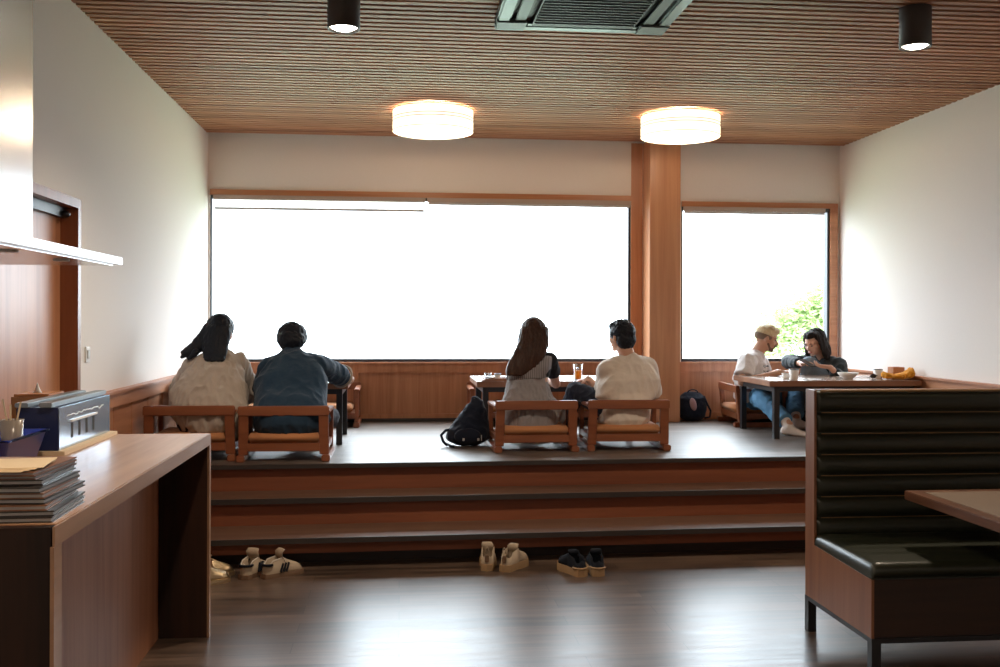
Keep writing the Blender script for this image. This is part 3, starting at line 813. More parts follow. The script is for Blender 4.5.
def hand_shapes(mb, w, D, Nn, side, curl=.5, s=1.0):
    """wrist w, direction D, palm normal Nn (palm faces Nn), side=+1 thumb towards D x Nn"""
    D = V(D).normalized(); Nn = (V(Nn)-D*V(Nn).dot(D)).normalized(); T = D.cross(Nn)*side
    mb.loft([(w-D*.01, .024*s, .018*s, T, Nn), (w+D*.03*s, .036*s, .016*s, T, Nn), (w+D*.085*s, .040*s, .013*s, T, Nn)], n=16, e=2.4)
    for k, ln in enumerate((.070, .078, .072, .056)):
        o = T*(.029-.0195*k)*s; p = w+D*.082*s+o; d = (D+T*(.09-.06*k)).normalized(); c = curl*.5
        for q in range(3):
            l = ln*(.44, .32, .24)[q]*s
            d2 = (d*math.cos(c)+Nn*math.sin(c)); e_ = p+d2*l
            mb.cap(p, e_, (.0088-.0007*q)*s, (.0082-.0007*q)*s, n=8); p = e_; c += curl*.75
    p = w+D*.022*s+T*.026*s; d = (D*.6+T*.75+Nn*.25).normalized(); a = p+d*.036*s; b = a+(D*.85+T*.3+Nn*.3*(1+curl)).normalized()*.030*s; c2 = b+(D+Nn*.5*curl).normalized()*.024*s
    mb.cap(p, a, .013*s, .011*s, n=8); mb.cap(a, b, .0105*s, .0095*s, n=8); mb.cap(b, c2, .0095*s, .008*s, n=8)

def foot_shapes(mb, ank, D, up_=(0, 0, 1), k=1.0, s=1.0):
    D = V(D).normalized(); U = (V(up_)-D*V(up_).dot(D)).normalized(); S = D.cross(U)
    a = V(ank)-U*.045
    mb.loft([(a-D*.045-U*.01, .030*k, .030*k, S, U), (a+D*.02, .036*k, .040*k, S, U), (a+D*.09-U*.015, .042*k, .027*k, S, U), (a+D*.155-U*.022, .043*k, .019*k, S, U), (a+D*.185-U*.026, .034*k, .014*k, S, U)], n=18)

def person(label, J, F_head, skin, cloth):
    """J: joints in room coordinates"""
    t = thing('person', label, 'person', (J['pelvis'].x, J['pelvis'].y, J['pelvis'].z-.12))
    s = J.get('hs', 1.0)
    mb = MB(); F = frame(*F_head); J['F'] = F; c = J['head']
    head_shapes(mb, c, F, s)
    hipX = (J['hipR']-J['hipL']).normalized(); shX = (J['shR']-J['shL']).normalized()
    spine = (J['neck']-J['pelvis']).normalized()
    def Yax(X): return spine.cross(X).normalized()
    ch = J['chest']; k = J.get('build', 1.0)
    mb.loft([(J['pelvis']-spine*.06, .155*k, .11*k, hipX, Yax(hipX)), (J['pelvis']+spine*.04, .160*k, .11*k, hipX, Yax(hipX)),
             (J['pelvis'].lerp(ch, .5), .135*k, .098*k, (hipX+shX).normalized(), Yax((hipX+shX).normalized())),
             (ch, .155*k, .108*k, shX, Yax(shX)), (ch.lerp(J['neck'], .62), .150*k, .085*k, shX, Yax(shX)), (ch.lerp(J['neck'], .9), .085*k, .06*k, shX, Yax(shX))])
    mb.cap(J['neck']-spine*.04, c-F@V((0, .012, .03)), J.get('nr', .055)*k, J.get('nr', .055)*k*.93)
    for S in 'LR':
        sh, el, wr = J['sh'+S], J['el'+S], J['wr'+S]
        mb.cap(ch.lerp(J['neck'], .75), sh, .062*k, .055*k); mb.cap(sh, el, .052*k, .040*k); mb.cap(el, wr, .040*k, .026*k)
        hp, kn, an = J['hip'+S], J['kn'+S], J['an'+S]
        mb.cap(hp, kn, .080*k, .056*k); mb.cap(kn, kn.lerp(an, .35), .054*k, .054*k); mb.cap(kn.lerp(an, .35), an, .054*k, .034)
        hd = J.get('hand'+S)
        if hd: hand_shapes(mb, wr, hd[0], hd[1], hd[2], hd[3])
        foot_shapes(mb, an, J.get('ft'+S, (0, 1, 0)))
    b = fused(mb, .0065, 5)
    body = make('body', b, skin, t)
    # eyes, brows and lips
    def P(x, y, z): return c+F@V((x*s, y*s, z*s))
    for q in (-1, 1):
        mb = MB(); mb.ell(P(q*.030, .0775, .003), (.0125*s, .008*s, .0065*s), F, seg=12, rg=8); make('eye', mb, M['eye'], t)
        mb = MB(); mb.tube([P(q*.014, .090, .020), P(q*.030, .088, .026), P(q*.048, .074, .020)], [.002, .0035, .0018], 6); make('eyebrow', mb, J.get('hairmat', M['hair_black']), t)
    mb = MB(); mb.ell(P(0, .088, -.0615), (.021*s, .0065*s, .0075*s), F, seg=14, rg=8); make('lips', mb, M['lip'], t)
    return t, spine, hipX, shX, Yax

def folds(amp, sc=9, stretch=(1, 1, .45), fine=.0012, seed=0):
    o = V((seed*3.1, seed*1.7, seed*2.3))
    def f(co, n):
        p = V((co.x*stretch[0], co.y*stretch[1], co.z*stretch[2]))*sc+o
        a = noise.noise(p); r = 1-abs(noise.noise(p*1.7+V((5, 2, 1))))*2
        return amp*(a*.8+max(0, r)*.7-.2)+fine*noise.noise(co*60)
    return f

def shirt(t, J, spine, hipX, shX, Yax, mat, k, inf, hem, sleeve, name='shirt', sl_r=(.075, .070), top=.84, amp=.010, seed=0, hemw=None, hemd=None, voxel=.008, wide=1.0, full=None):
    mb = MB(); ch = J['chest']; pv = J['pelvis']; nk = J['neck']; bx = (hipX+shX).normalized()
    hw = hemw or (.165*k+inf*1.2); hd = hemd or (.120*k+inf*1.2)
    mb.loft([(pv-spine*hem, hw, hd, hipX, Yax(hipX)), (pv+spine*.05, hw*1.0, hd*1.02, hipX, Yax(hipX)), (pv.lerp(ch, .5), (.150*k+inf*1.5)*wide, .112*k+inf*1.3, bx, Yax(bx)),
             (ch, (.168*k+inf)*wide, .118*k+inf, shX, Yax(shX)), (ch.lerp(nk, .6), .158*k+inf*.7, .094*k+inf*.7, shX, Yax(shX)), (ch.lerp(nk, top), .112*k+inf*.4, .072*k+inf*.3, shX, Yax(shX)), (ch.lerp(nk, .97), .068*k, .062*k, shX, Yax(shX))], n=36, e=2.4)
    for S in 'LR':
        sh, el, wr = J['sh'+S], J['el'+S], J['wr'+S]
        mb.cap(ch.lerp(nk, .72), sh, .070*k+inf*.3, .064*k+inf*.5)
        if sleeve <= 1: mb.cap(sh, sh.lerp(el, sleeve), .062*k+inf*.6, sl_r[1], flat=True)
        else:
            mb.cap(sh, el, .062*k+inf*.6, sl_r[0]); mb.cap(el, el.lerp(wr, sleeve-1), sl_r[0], sl_r[1], flat=True)
    b = fused(mb, voxel, 5, folds(amp, seed=seed))
    return make(name, b, mat, t, smooth=True)

def pants(t, J, hipX, Yax, spine, mat, k, inf=.012, name='trousers', to=.9, seed=3, waist=.07, belt=None):
    mb = MB(); pv = J['pelvis']
    mb.loft([(pv-spine*.075, .155*k+inf, .115*k+inf, hipX, Yax(hipX)), (pv+spine*waist, .155*k+inf, .110*k+inf, hipX, Yax(hipX))])
    for S in 'LR':
        hp, kn, an = J['hip'+S], J['kn'+S], J['an'+S]
        mb.cap(hp, kn, .086*k+inf, .062*k+inf); mb.cap(kn, kn.lerp(an, to), .062*k+inf, .050*k+inf, flat=True)
    b = fused(mb, .009, 5, folds(.009, 11, (1, 1, 1), seed=seed))
    return make(name, b, mat, t, smooth=True)

def socks(t, J, mat, S='LR', k=1.12):
    for s_ in S:
        mb = MB(); foot_shapes(mb, J['an'+s_], J.get('ft'+s_, (0, 1, 0)), k=k); an = J['an'+s_]; kn = J['kn'+s_]
        mb.cap(an-V((0, 0, .02)), an.lerp(kn, .16), .042, .044)
        make('sock', fused(mb, .007, 4), mat, t, smooth=True)

def strand(amp, sc=70, ax='z', seed=1):
    def f(co, n):
        p = V((co.x*sc, co.y*sc, co.z*sc*.12)); p += V((seed, seed*2, 0))
        return amp*noise.noise(p)+amp*.6*noise.noise(V((co.x*26, co.y*26, co.z*4)))
    return f

def seatpos(x, y, lean=0): return V((x, y, PZ+.30))

# ---- woman in beige, far left
J = {}
J['pelvis'] = V((-1.35, 7.05, PZ+.285)); J['chest'] = at(213, 378, 7.137); J['neck'] = at(217, 354, 7.234); J['head'] = at(221, 332, 7.292)
J['shL'] = at(192, 367, 7.176); J['shR'] = at(238, 362, 7.253)
J['elL'] = at(180, 392, 7.407); J['elR'] = at(248, 392, 7.446); J['wrL'] = V((-1.37, 7.706, 1.046)); J['wrR'] = V((-1.119, 7.697, 1.046))
J['hipL'] = J['pelvis']+V((-.09, .02, -.01)); J['hipR'] = J['pelvis']+V((.09, .02, -.01))
J['knL'] = V((-1.524, 7.504, PZ+.22)); J['knR'] = V((-1.177, 7.504, PZ+.22)); J['anL'] = V((-1.331, 7.697, PZ+.085)); J['anR'] = V((-1.447, 7.658, PZ+.085))
J['handL'] = ((.4, 1, 0), (0, 0, -1), -1, .3); J['handR'] = ((-.3, 1, 0), (0, 0, -1), 1, .3); J['build'] = .92; J['hs'] = .98; J['hairmat'] = M['hair_black']
J['knL'].z = J['knR'].z = PZ+.25; J['ftL'] = (-.9, .3, 0); J['ftR'] = (.9, .4, 0)
J['anL'] = V((-1.312, 7.446, PZ+.085)); J['anR'] = V((-1.389, 7.581, PZ+.085))
t, sp, hX, sX, YA = person('woman with long black hair in a loose beige blouse, seated with her back to us', J, ((.35, .93, -.25),), M['skin2'], None)
pants(t, J, hX, YA, sp, M['dark_jeans'], .92); socks(t, J, M['sock'])
mb = MB(); ch = J['chest']; nk = J['neck']; pv = J['pelvis']
mb.loft([(at(212, 431, 7.012), .200, .150, hX, YA(hX)), (at(209, 412, 7.022), .262, .160, hX, YA(hX)), (at(209, 395, 7.07), .255, .155, hX, YA(hX)), (at(212, 376, 7.137), .215, .135, sX, YA(sX)), (at(214, 364, 7.195), .165, .100, sX, YA(sX)), (at(217, 352, 7.234), .085, .070, sX, YA(sX))], n=44, e=2.2)
for S in 'LR':
    mb.cap(ch.lerp(nk, .6), J['sh'+S], .065, .06); mb.cap(J['sh'+S], J['el'+S], .062, .078, n=20); mb.cap(J['el'+S], J['el'+S].lerp(J['wr'+S], .45), .078, .07, flat=True, n=20)
fb = folds(.022, 10, (1.3, 1.3, .28), seed=4)
make('blouse', fused(mb, .008, 6, fb), M['beige'], t, smooth=True)
mb = MB(); F = J['F']; c = J['head']
mb.ell(c+F@V((0, -.018, .030)), (.093, .106, .100), F)
mb.ell(c+F@V((0, -.045, -.02)), (.090, .075, .10), F)
X = V((1, 0, 0)); Yv = V((0, 1, 0))
mb.loft([(at(219, 326, 7.234), .095, .07, X, Yv), (at(217, 338, 7.19), .092, .055, X, Yv), (at(215, 350, 7.137), .086, .040, X, Yv), (at(214.5, 360, 7.091), .074, .028, X, Yv)], n=26)
D_ = V((.72, 0, -.69)); E_ = V((.30, .9, .3)).normalized()
mb.loft([(at(212, 330, 7.234), .070, .05, D_, Yv), (at(203, 341, 7.195), .056, .034, D_, Yv), (at(194, 349, 7.157), .046, .028, D_, Yv), (at(185, 355, 7.123), .040, .026, D_, Yv)], n=20)
mb.cap(at(196, 352, 7.118), at(189, 359, 7.094), .022, .010); mb.cap(at(190, 352, 7.128), at(182, 357, 7.104), .022, .012)
make('hair', fused(mb, .0055, 4, strand(.006)), M['hair_black'], t, smooth=True)

# ---- man in navy T-shirt
J = {}
J['pelvis'] = V((-0.747, 6.973, PZ+.29)); J['chest'] = at(291, 383, 7.157); J['neck'] = at(292, 352, 7.30); J['head'] = at(292, 341, 7.369)
J['shL'] = at(268, 369, 7.234); J['shR'] = at(318, 365, 7.253)
J['elL'] = at(261, 398, 7.388); J['elR'] = at(349, 379.5, 7.658); J['wrL'] = V((-0.945, 7.706, 1.041)); J['wrR'] = V((-0.598, 7.851, 1.046))
J['hipL'] = J['pelvis']+V((-.09, .02, -.01)); J['hipR'] = J['pelvis']+V((.09, .02, -.01))
J['knL'] = V((-0.965, 7.388, PZ+.23)); J['knR'] = V((-0.511, 7.388, PZ+.24)); J['anL'] = V((-0.714, 7.446, PZ+.09)); J['anR'] = V((-0.772, 7.581, PZ+.09)); J['ftL'] = (.9, .3, 0); J['ftR'] = (-.9, .35, 0)
J['handL'] = ((.5, .9, 0), (0, 0, -1), -1, .3); J['handR'] = ((-.35, 1, .05), (0, 0, -1), 1, .25); J['hs'] = .98; J['hairmat'] = M['hair_black']
t, sp, hX, sX, YA = person('man in navy T-shirt with tan sleeve trim, hunched over the table, seen from behind', J, ((0, .78, -.62),), M['skin'], None)
pants(t, J, hX, YA, sp, M['dark_jeans'], 1.0); socks(t, J, M['sock'])
shirt(t, J, sp, hX, sX, YA, M['navy'], 1.08, .018, .10, .76, sl_r=(.08, .078), amp=.012, seed=2, wide=1.28, hemw=.245, hemd=.16, name='tee_shirt')
for S in 'LR':
    sh, el = J['sh'+S], J['el'+S]; d = (el-sh).normalized(); p = sh.lerp(el, .76)
    u = d.cross(V((0, 0, 1))).normalized(); w = d.cross(u)
    mb = MB(); mb.tube([p+u*.082*math.cos(a*PI/20)+w*.082*math.sin(a*PI/20) for a in range(40)], .009, 8, closed=True); make('sleeve_trim', mb, M['trim'], t)
mb = MB(); p = J['neck']+V((0, -.012, .012)); mb.tube([p+V((.066*math.cos(a*PI/16), .06*math.sin(a*PI/16), .012*math.sin(a*PI/16))) for a in range(32)], .007, 8, closed=True); make('collar', mb, M['trim'], t)
mb = MB(); F = J['F']; c = J['head']
mb.ell(c+F@V((0, -.020, .030)), (.110, .112, .100), F); mb.ell(c+F@V((0, -.050, -.025)), (.103, .080, .085), F)
make('hair', fused(mb, .0055, 2, lambda co, n: .007*noise.noise(co*38)+.003*noise.noise(co*90)), M['hair_black'], t, smooth=True)

# ---- woman in grey pinafore dress
J = {}
J['pelvis'] = V((0.993, 7.349, PZ+.29)); J['chest'] = at(530, 374, 7.388); J['neck'] = at(533, 353, 7.427); J['head'] = at(534, 334, 7.456)
J['shL'] = at(517, 362, 7.47); J['shR'] = at(550, 360, 7.43)
J['elL'] = at(513, 388, 7.66); J['elR'] = at(556, 384, 7.581); J['wrL'] = V((0.868, 7.812, 1.046)); J['wrR'] = V((1.119, 7.832, 1.046))
J['hipL'] = J['pelvis']+V((-.09, .02, -.01)); J['hipR'] = J['pelvis']+V((.09, .03, -.01))
J['knL'] = V((0.733, 7.639, PZ+.27)); J['knR'] = V((1.225, 7.716, PZ+.20)); J['anL'] = V((0.984, 7.735, PZ+.09)); J['anR'] = V((0.926, 7.89, PZ+.085)); J['ftL'] = (.9, .2, 0); J['ftR'] = (-.9, .3, 0)
J['knL'] = V((0.801, 7.562, PZ+.25))
J['handL'] = ((.4, 1, 0), (0, 0, -1), -1, .3); J['handR'] = ((-.3, 1, 0), (0, 0, -1), 1, .3); J['build'] = .88; J['hs'] = .96; J['hairmat'] = M['hair_brown']
t, sp, hX, sX, YA = person('woman with long brown hair in grey pinafore dress over black top, from behind', J, ((.30, .95, -.05),), M['skin2'], None)
socks(t, J, M['sock'])
mb = MB(); ch = J['chest']; nk = J['neck']
mb.loft([(ch-sp*.02, .148, .100, sX, YA(sX)), (ch.lerp(nk, .6), .148, .092, sX, YA(sX)), (ch.lerp(nk, .84), .10, .070, sX, YA(sX)), (ch.lerp(nk, .97), .060, .055, sX, YA(sX))], n=32)
for S in 'LR':
    mb.cap(ch.lerp(nk, .72), J['sh'+S], .064, .060); mb.cap(J['sh'+S], J['sh'+S].lerp(J['el'+S], .58), .060, .058, flat=True)
make('black_top', fused(mb, .008, 5, folds(.004, seed=3)), M['black_knit'], t, smooth=True)
mb = MB(); ch = J['chest']; nk = J['neck']; pv = J['pelvis']
mb.loft([(at(527, 381, 7.388), .148, .128, sX, YA(sX)), (at(528, 370, 7.398), .170, .138, sX, YA(sX)), (at(530, 362, 7.417), .166, .134, sX, YA(sX)), (at(531, 358, 7.427), .156, .122, sX, YA(sX))], n=36, round_=False)
make('bodice', fused(mb, .007, 3, folds(.003, 14, seed=1)), M['dress'], t, smooth=True)
mb = MB()
mb.loft([(at(530, 433, 7.33), .185, .155, hX, YA(hX)), (at(529, 418, 7.34), .215, .175, hX, YA(hX)), (at(528, 400, 7.369), .190, .155, hX, YA(hX)), (at(527, 380, 7.388), .142, .114, sX, YA(sX))], n=40, round_=False)
mb.cap(J['hipL'], J['hipL'].lerp(J['knL'], .9), .11, .085); mb.cap(J['hipR'], J['hipR'].lerp(J['knR'], .95), .11, .085)
make('skirt', fused(mb, .008, 4, folds(.012, 16, (1.3, 1.3, .2), seed=6)), M['skirt'], t, smooth=True)
for q in (-.072, .078):
    mb = MB(); U = YA(sX); base = J['chest'].lerp(J['neck'], .42)
    pp = [base+sX*q-U*.102+sp*-.01, base+sX*q*.95-U*.094+sp*.05, base+sX*q*.9-U*.066+sp*.088, base+sX*q*.9-U*.0+sp*.10, base+sX*q*.9+U*.075+sp*.05]
    mb.tube(pp, .0075, 8); make('strap', mb, M['dress'], t)
mb = MB(); F = J['F']; c = J['head']
mb.ell(c+F@V((0, -.020, .030)), (.093, .104, .098), F); mb.ell(c+F@V((0, -.045, -.03)), (.088, .072, .11), F)
X = V((1, -.1, 0)).normalized()
mb.loft([(at(534, 329, 7.407), .108, .075, X, Yv), (at(532.5, 345, 7.349), .118, .060, X, Yv), (at(528.5, 356, 7.306), .124, .040, X, Yv), (at(521.5, 366, 7.282), .112, .028, X, Yv), (at(515, 375, 7.268), .066, .018, X, Yv)], n=30)
make('hair', fused(mb, .0055, 4, strand(.007, seed=5)), M['hair_brown'], t, smooth=True)
def glasses(t, J):
    F, c, s = J['F'], J['head'], J.get('hs', 1)
    def P(x, y, z): return c+F@V((x*s, y*s, z*s))
    mb = MB()
    for q in (-1, 1):
        mb.tube([P(q*.031+.023*math.cos(a*PI/12), .104, .002+.019*math.sin(a*PI/12)) for a in range(24)], .0014, 6, closed=True)
        mb.tube([P(q*.054, .103, .008), P(q*.079, .06, .010), P(q*.083, .0, .008), P(q*.082, -.02, -.006)], .0014, 6)
    mb.tube([P(-.008, .104, .004), P(0, .108, .006), P(.008, .104, .004)], .0014, 6)
    make('glasses', mb, M['steel_black'], t)
glasses(t, J)

# ---- man in cream T-shirt, profile to the left
J = {}
J['pelvis'] = V((1.678, 7.369, PZ+.29)); J['chest'] = at(629, 382, 7.407); J['neck'] = at(629, 356, 7.456); J['head'] = at(621, 337, 7.485)
J['shL'] = at(607, 370, 7.388); J['shR'] = at(648, 368, 7.504)
J['elL'] = at(603, 393, 7.504); J['elR'] = at(652, 396, 7.62); J['wrL'] = V((1.37, 7.697, 1.003)); J['wrR'] = V((1.582, 7.716, 0.921))
J['hipL'] = J['pelvis']+V((-.09, .0, -.01)); J['hipR'] = J['pelvis']+V((.09, .03, -.01))
J['knL'] = at(576, 391, 7.581); J['anL'] = V((1.254, 7.697, PZ+.10)); J['knR'] = V((1.794, 7.774, PZ+.24)); J['anR'] = V((1.495, 7.735, PZ+.09)); J['ftL'] = (-.2, .95, -.1); J['ftR'] = (-.9, .3, 0)
J['wrL'] = J['knL']+V((.10, .03, .09))
J['handL'] = ((-1, .1, -.25), (0, 0, -1), 1, .5); J['handR'] = ((-.6, .8, 0), (0, 0, -1), 1, .3); J['hs'] = 1.0; J['nr'] = .064; J['hairmat'] = M['hair_black']
t, sp, hX, sX, YA = person('man in a cream T-shirt and glasses looking left, one dark-trousered knee raised', J, ((-.60, .80, -.06),), M['skin2'], None)
pants(t, J, hX, YA, sp, M['dark_jeans'], 1.0, seed=5); socks(t, J, M['sock'])
shirt(t, J, sp, hX, sX, YA, M['cream'], 1.05, .020, .10, .95, sl_r=(.072, .078), amp=.010, seed=8, wide=1.30, hemw=.185, hemd=.165, name='tee_shirt')
mb = MB(); F = J['F']; c = J['head']
mb.ell(c+F@V((0, -.018, .036)), (.090, .106, .094), F); mb.ell(c+F@V((0, -.048, -.022)), (.088, .068, .084), F); mb.ell(c+F@V((0, .034, .085)), (.070, .060, .040), F)
for q in (-1, 1): mb.ell(c+F@V((q*.066, .018, .030)), (.020, .028, .036), F)
for k in range(70):
    a = random.uniform(0, 2*PI); e_ = random.uniform(.3, 1.4); d = F@V((math.cos(a)*math.cos(e_), math.sin(a)*math.cos(e_), math.sin(e_)))
    p = c+F@V((0, -.012, .04))+V((d.x*.084, d.y*.092, d.z*.084)); mb.cap(p, p+d*.008+V((0, 0, .006)), .010, .005, n=6)
make('hair', fused(mb, .005, 1, lambda co, n: .004*noise.noise(co*60)), M['hair_black'], t, smooth=True)
glasses(t, J)

# ---- man in white T-shirt with blond hair, at the right table
J = {}
J['pelvis'] = V((3.20, 8.84, PZ+.275)); J['chest'] = at(749, 380, 8.84); J['neck'] = at(756, 351, 8.83); J['head'] = at(766.5, 338.5, 8.80)
J['shR'] = at(747, 362, 8.66); J['shL'] = at(758, 361, 9.0)
J['elR'] = at(741, 386, 8.60); J['elL'] = at(766, 377, 9.05); J['wrR'] = at(760, 383, 8.50); J['wrL'] = at(778, 372, 8.70)
J['hipL'] = J['pelvis']+V((.03, .09, -.01)); J['hipR'] = J['pelvis']+V((.03, -.09, -.01))
J['knR'] = at(764, 400, 8.34); J['anR'] = V((3.205, 8.02, PZ+.092)); J['anR'].x = at(789, 428, 8.02).x; J['knL'] = V((3.54, 8.72, PZ+.30)); J['anL'] = V((3.44, 8.42, PZ+.10)); J['ftR'] = (.85, -.5, -.1); J['ftL'] = (.9, -.2, 0)
J['elR'].z = 1.0-.03; J['wrR'] = V((3.30, 8.42, 1.035)); J['elR'] = at(742, 382, 8.56)
J['handR'] = ((1, .2, 0), (0, 0, -1), 1, .4); J['handL'] = ((1, -.4, .02), (0, 0, -1), -1, .5); J['hs'] = 1.02; J['build'] = .98; J['nr'] = .064; J['hairmat'] = M['hair_brown']
t, sp, hX, sX, YA = person('bleached-blond man in a white T-shirt and blue jeans seated in profile at the right table', J, ((.93, -.22, -.26),), M['skin'], None)
pants(t, J, hX, YA, sp, M['jeans'], 1.02, .020, seed=9, to=.86); socks(t, J, M['sock'])
shirt(t, J, sp, hX, sX, YA, M['white_tee'], 1.03, .022, .03, .72, sl_r=(.085, .088), amp=.012, seed=11, wide=1.02, name='tee_shirt')
F = J['F']; c = J['head']
mb = MB(); mb.ell(c+F@V((0, -.012, .052)), (.082, .098, .074), F); mb.ell(c+F@V((0, .044, .084)), (.068, .056, .040), F)
for k in range(110):
    a = random.uniform(0, 2*PI); e_ = random.uniform(.42, 1.4); d = F@V((math.cos(a)*math.cos(e_), math.sin(a)*math.cos(e_), math.sin(e_)))
    mb.ell(c+F@V((0, .0, .052))+V((d.x*.078, d.y*.088, d.z*.070)), (.013,)*3, seg=8, rg=6)
make('hair', fused(mb, .005, 1, lambda co, n: .004*noise.noise(co*70)), M['hair_blond'], t, smooth=True)
mb = MB(); mb.ell(c+F@V((0, -.022, .016)), (.0850, .0965, .054), F)
make('shaved_sides', fused(mb, .005, 2), plain('dark_stubble', (.22, .15, .105), .8, bump=.3, bscale=300), t, smooth=True)
mb = MB(); mb.tube([c+F@V(p) for p in ((-.026, .090, -.056), (-.010, .101, -.046), (0, .103, -.045), (.010, .101, -.046), (.026, .090, -.056))], [.004, .007, .006, .007, .004], 8); make('moustache', mb, M['hair_brown'], t)
mb = MB(); mb.ell(c+F@V((0, .0485, -.074)), (.0395, .0375, .035), F); mb.ell(c+F@V((0, .073, -.095)), (.0205, .0175, .0155), F)
for q in (-1, 1): mb.cap(c+F@V((q*.055, .020, -.045)), c+F@V((q*.034, .052, -.085)), .014, .013)
make('beard', fused(mb, .0045, 1), plain('beard_stubble', (.20, .11, .075), .8), t, smooth=True)
mb = MB(); A = J['chest'].lerp(J['neck'], .35); fw = V((.9, -.42, 0)).normalized(); sd = V((.42, .9, 0))
rnd = random.Random(2)
for row, n_ in ((0.035, 8), (-.01, 9), (-.05, 9)):
    for k in range(n_):
        p = A+fw*.150+sd*(-.12+k*.026)+V((0, 0, row+rnd.uniform(-.008, .008)))
        mb.ell(p-fw*abs(-.12+k*.026)*.25, (.004, .007, .004+rnd.random()*.004), seg=8, rg=6)
make('shirt_print', mb, M['eye'], t)

# ---- woman in charcoal jacket
J = {}
J['pelvis'] = V((3.93, 8.78, PZ+.30)); J['chest'] = at(829, 377, 8.80); J['neck'] = at(823, 356, 8.81); J['head'] = at(814.5, 343, 8.77)
J['shL'] = at(839, 365, 8.68); J['shR'] = at(815, 361, 8.96)
J['elL'] = at(843, 381, 8.56); J['wrL'] = at(812, 373, 8.40); J['elR'] = at(795, 368, 8.92); J['wrR'] = at(801, 371, 8.62)
J['hipL'] = J['pelvis']+V((-.02, -.09, -.01)); J['hipR'] = J['pelvis']+V((-.02, .09, -.01))
J['knL'] = at(812, 372, 8.60); J['anL'] = V((3.52, 8.46, PZ+.12)); J['knR'] = V((3.60, 8.98, PZ+.38)); J['anR'] = V((3.40, 8.86, PZ+.09)); J['ftL'] = (-.9, -.1, -.1); J['ftR'] = (-.9, 0, 0)
J['knL'] = V((3.70, 8.74, 1.09)); J['anL'] = V((3.60, 8.72, PZ+.10)); J['elR'] = V((3.60, 9.02, 1.10)); J['wrR'] = V((3.60, 8.66, 1.10)); J['wrL'] = V((3.74, 8.40, 1.08))
J['handL'] = ((-1, .35, .1), (.1, .3, 1), 1, .6); J['handR'] = ((.1, -1, .1), (0, 0, -1), -1, .4); J['build'] = .9; J['hs'] = .97; J['hairmat'] = M['hair_black']
t, sp, hX, sX, YA = person('woman with shoulder-length dark hair in charcoal jacket looking down at her phone', J, ((-.88, -.44, -.40),), M['skin2'], None)
pants(t, J, hX, YA, sp, M['grey_jeans'], .95, .016, seed=13); socks(t, J, M['black_knit'])
shirt(t, J, sp, hX, sX, YA, M['charcoal'], .92, .018, .09, 1.72, sl_r=(.056, .046), amp=.014, seed=15, name='jacket', wide=1.05)
F = J['F']; c = J['head']
mb = MB(); mb.ell(c+F@V((0, -.034, .036)), (.090, .092, .093), F); mb.ell(c+F@V((0, .022, .088)), (.066, .058, .034), F)
fx, fy = F@V((1, 0, 0)), F@V((0, 1, 0))
for q in (-1, 1):
    mb.loft([(c+F@V((q*.052, .010, .095)), .030, .030, fx, fy), (c+F@V((q*.084, .002, .035)), .014, .042, fx, fy), (c+F@V((q*.092, -.004, -.035)), .018, .042, fx, fy), (c+F@V((q*.098, -.004, -.105)), .030, .040, fx, fy), (c+F@V((q*.098, -.008, -.150)), .022, .028, fx, fy)], n=18)
mb.loft([(c+F@V((0, -.06, .02)), .088, .05, fx, fy), (c+F@V((0, -.075, -.08)), .10, .042, fx, fy), (c+F@V((0, -.065, -.14)), .095, .036, fx, fy)], n=22)
make('hair', fused(mb, .0055, 3, strand(.007, seed=9)), M['hair_dark'], t, smooth=True)
# phone held by her
ph = J['wrL'].lerp(J['wrR'], .5)+V((-.085, -.01, .02))
mt = Matrix.Translation(ph)@frame((-.3, .5, .25), (0, 0, 1)).to_4x4()
t = thing('smartphone', 'black smartphone held up in the hands of the woman in charcoal', 'phone', ph)
mb = MB(); mb.box((-.036, -.072, -.004), (.036, .072, .004), mat=mt); make('phone_body', mb, M['steel_black'], t)
mb = MB(); mb.box((-.033, -.068, .0041), (.033, .068, .0048), mat=mt); make('screen', mb, M['eye'], t)

# ------------------------------------------------------------------ things on the low tables
def glass_drink(label, x, y):
    t = thing('juice_glass', label, 'glass', (x, y, TT))
    mb = MB(); mb.lathe([(.001, 0), (.030, 0), (.038, .13), (.0355, .13), (.0285, .008), (.001, .008)], (x, y, TT), 28, caps=False); make('glass_vessel', mb, M['clear'], t)
    mb = MB(); mb.lathe([(.001, .0085), (.0283, .0085), (.0325, .080), (.001, .080)], (x, y, TT), 28, caps=False); make('juice', mb, M['juice'], t)
    for k in range(3):
        mb = MB(); mb.box((-.01, -.01, -.01), (.01, .01, .01), mat=Matrix.Translation((x-.008+.009*k, y+.006*(k-1), TT+.092+.004*k))@Matrix.Rotation(.5*k+.3, 4, 'X')@Matrix.Rotation(.7*k, 4, 'Z')); make('ice_cube', mb, M['clear'], t)
p = at(578, 378, 7.928); glass_drink('tall glass of orange juice on the middle table', p.x, p.y)
mb = MB(); mb.box((p.x-.11, p.y-.10, TT), (p.x+.10, p.y+.02, TT+.0), bev=0) if False else None
def cup(label, x, y, r=.040, h=.085, mat='ceramic', rim='grey_metal', group=None, name='cup', cat='cup'):
    t = thing(name, label, cat, (x, y, TT), group)
    mb = MB(); mb.lathe([(.001, 0), (r*.72, 0), (r*.80, .006), (r, h), (r-.004, h), (r*.76, .008), (.001, .008)], (x, y, TT), 32, caps=False); make('cup_body', mb, M[mat], t)
    mb = MB(); mb.lathe([(r-.0035, 0), (r+.0012, 0), (r+.0012, .006), (r-.0035, .006)], (x, y, TT+h-.002), 32, caps=False); make('cup_rim', mb, M[rim], t)
    mb = MB(); mb.lathe([(.001, 0), (r*.93, 0), (r*.93, .001), (.001, .001)], (x, y, TT+h-.014), 24, caps=False); make('drink_surface', mb, M['shoe_inner'], t)
    return t
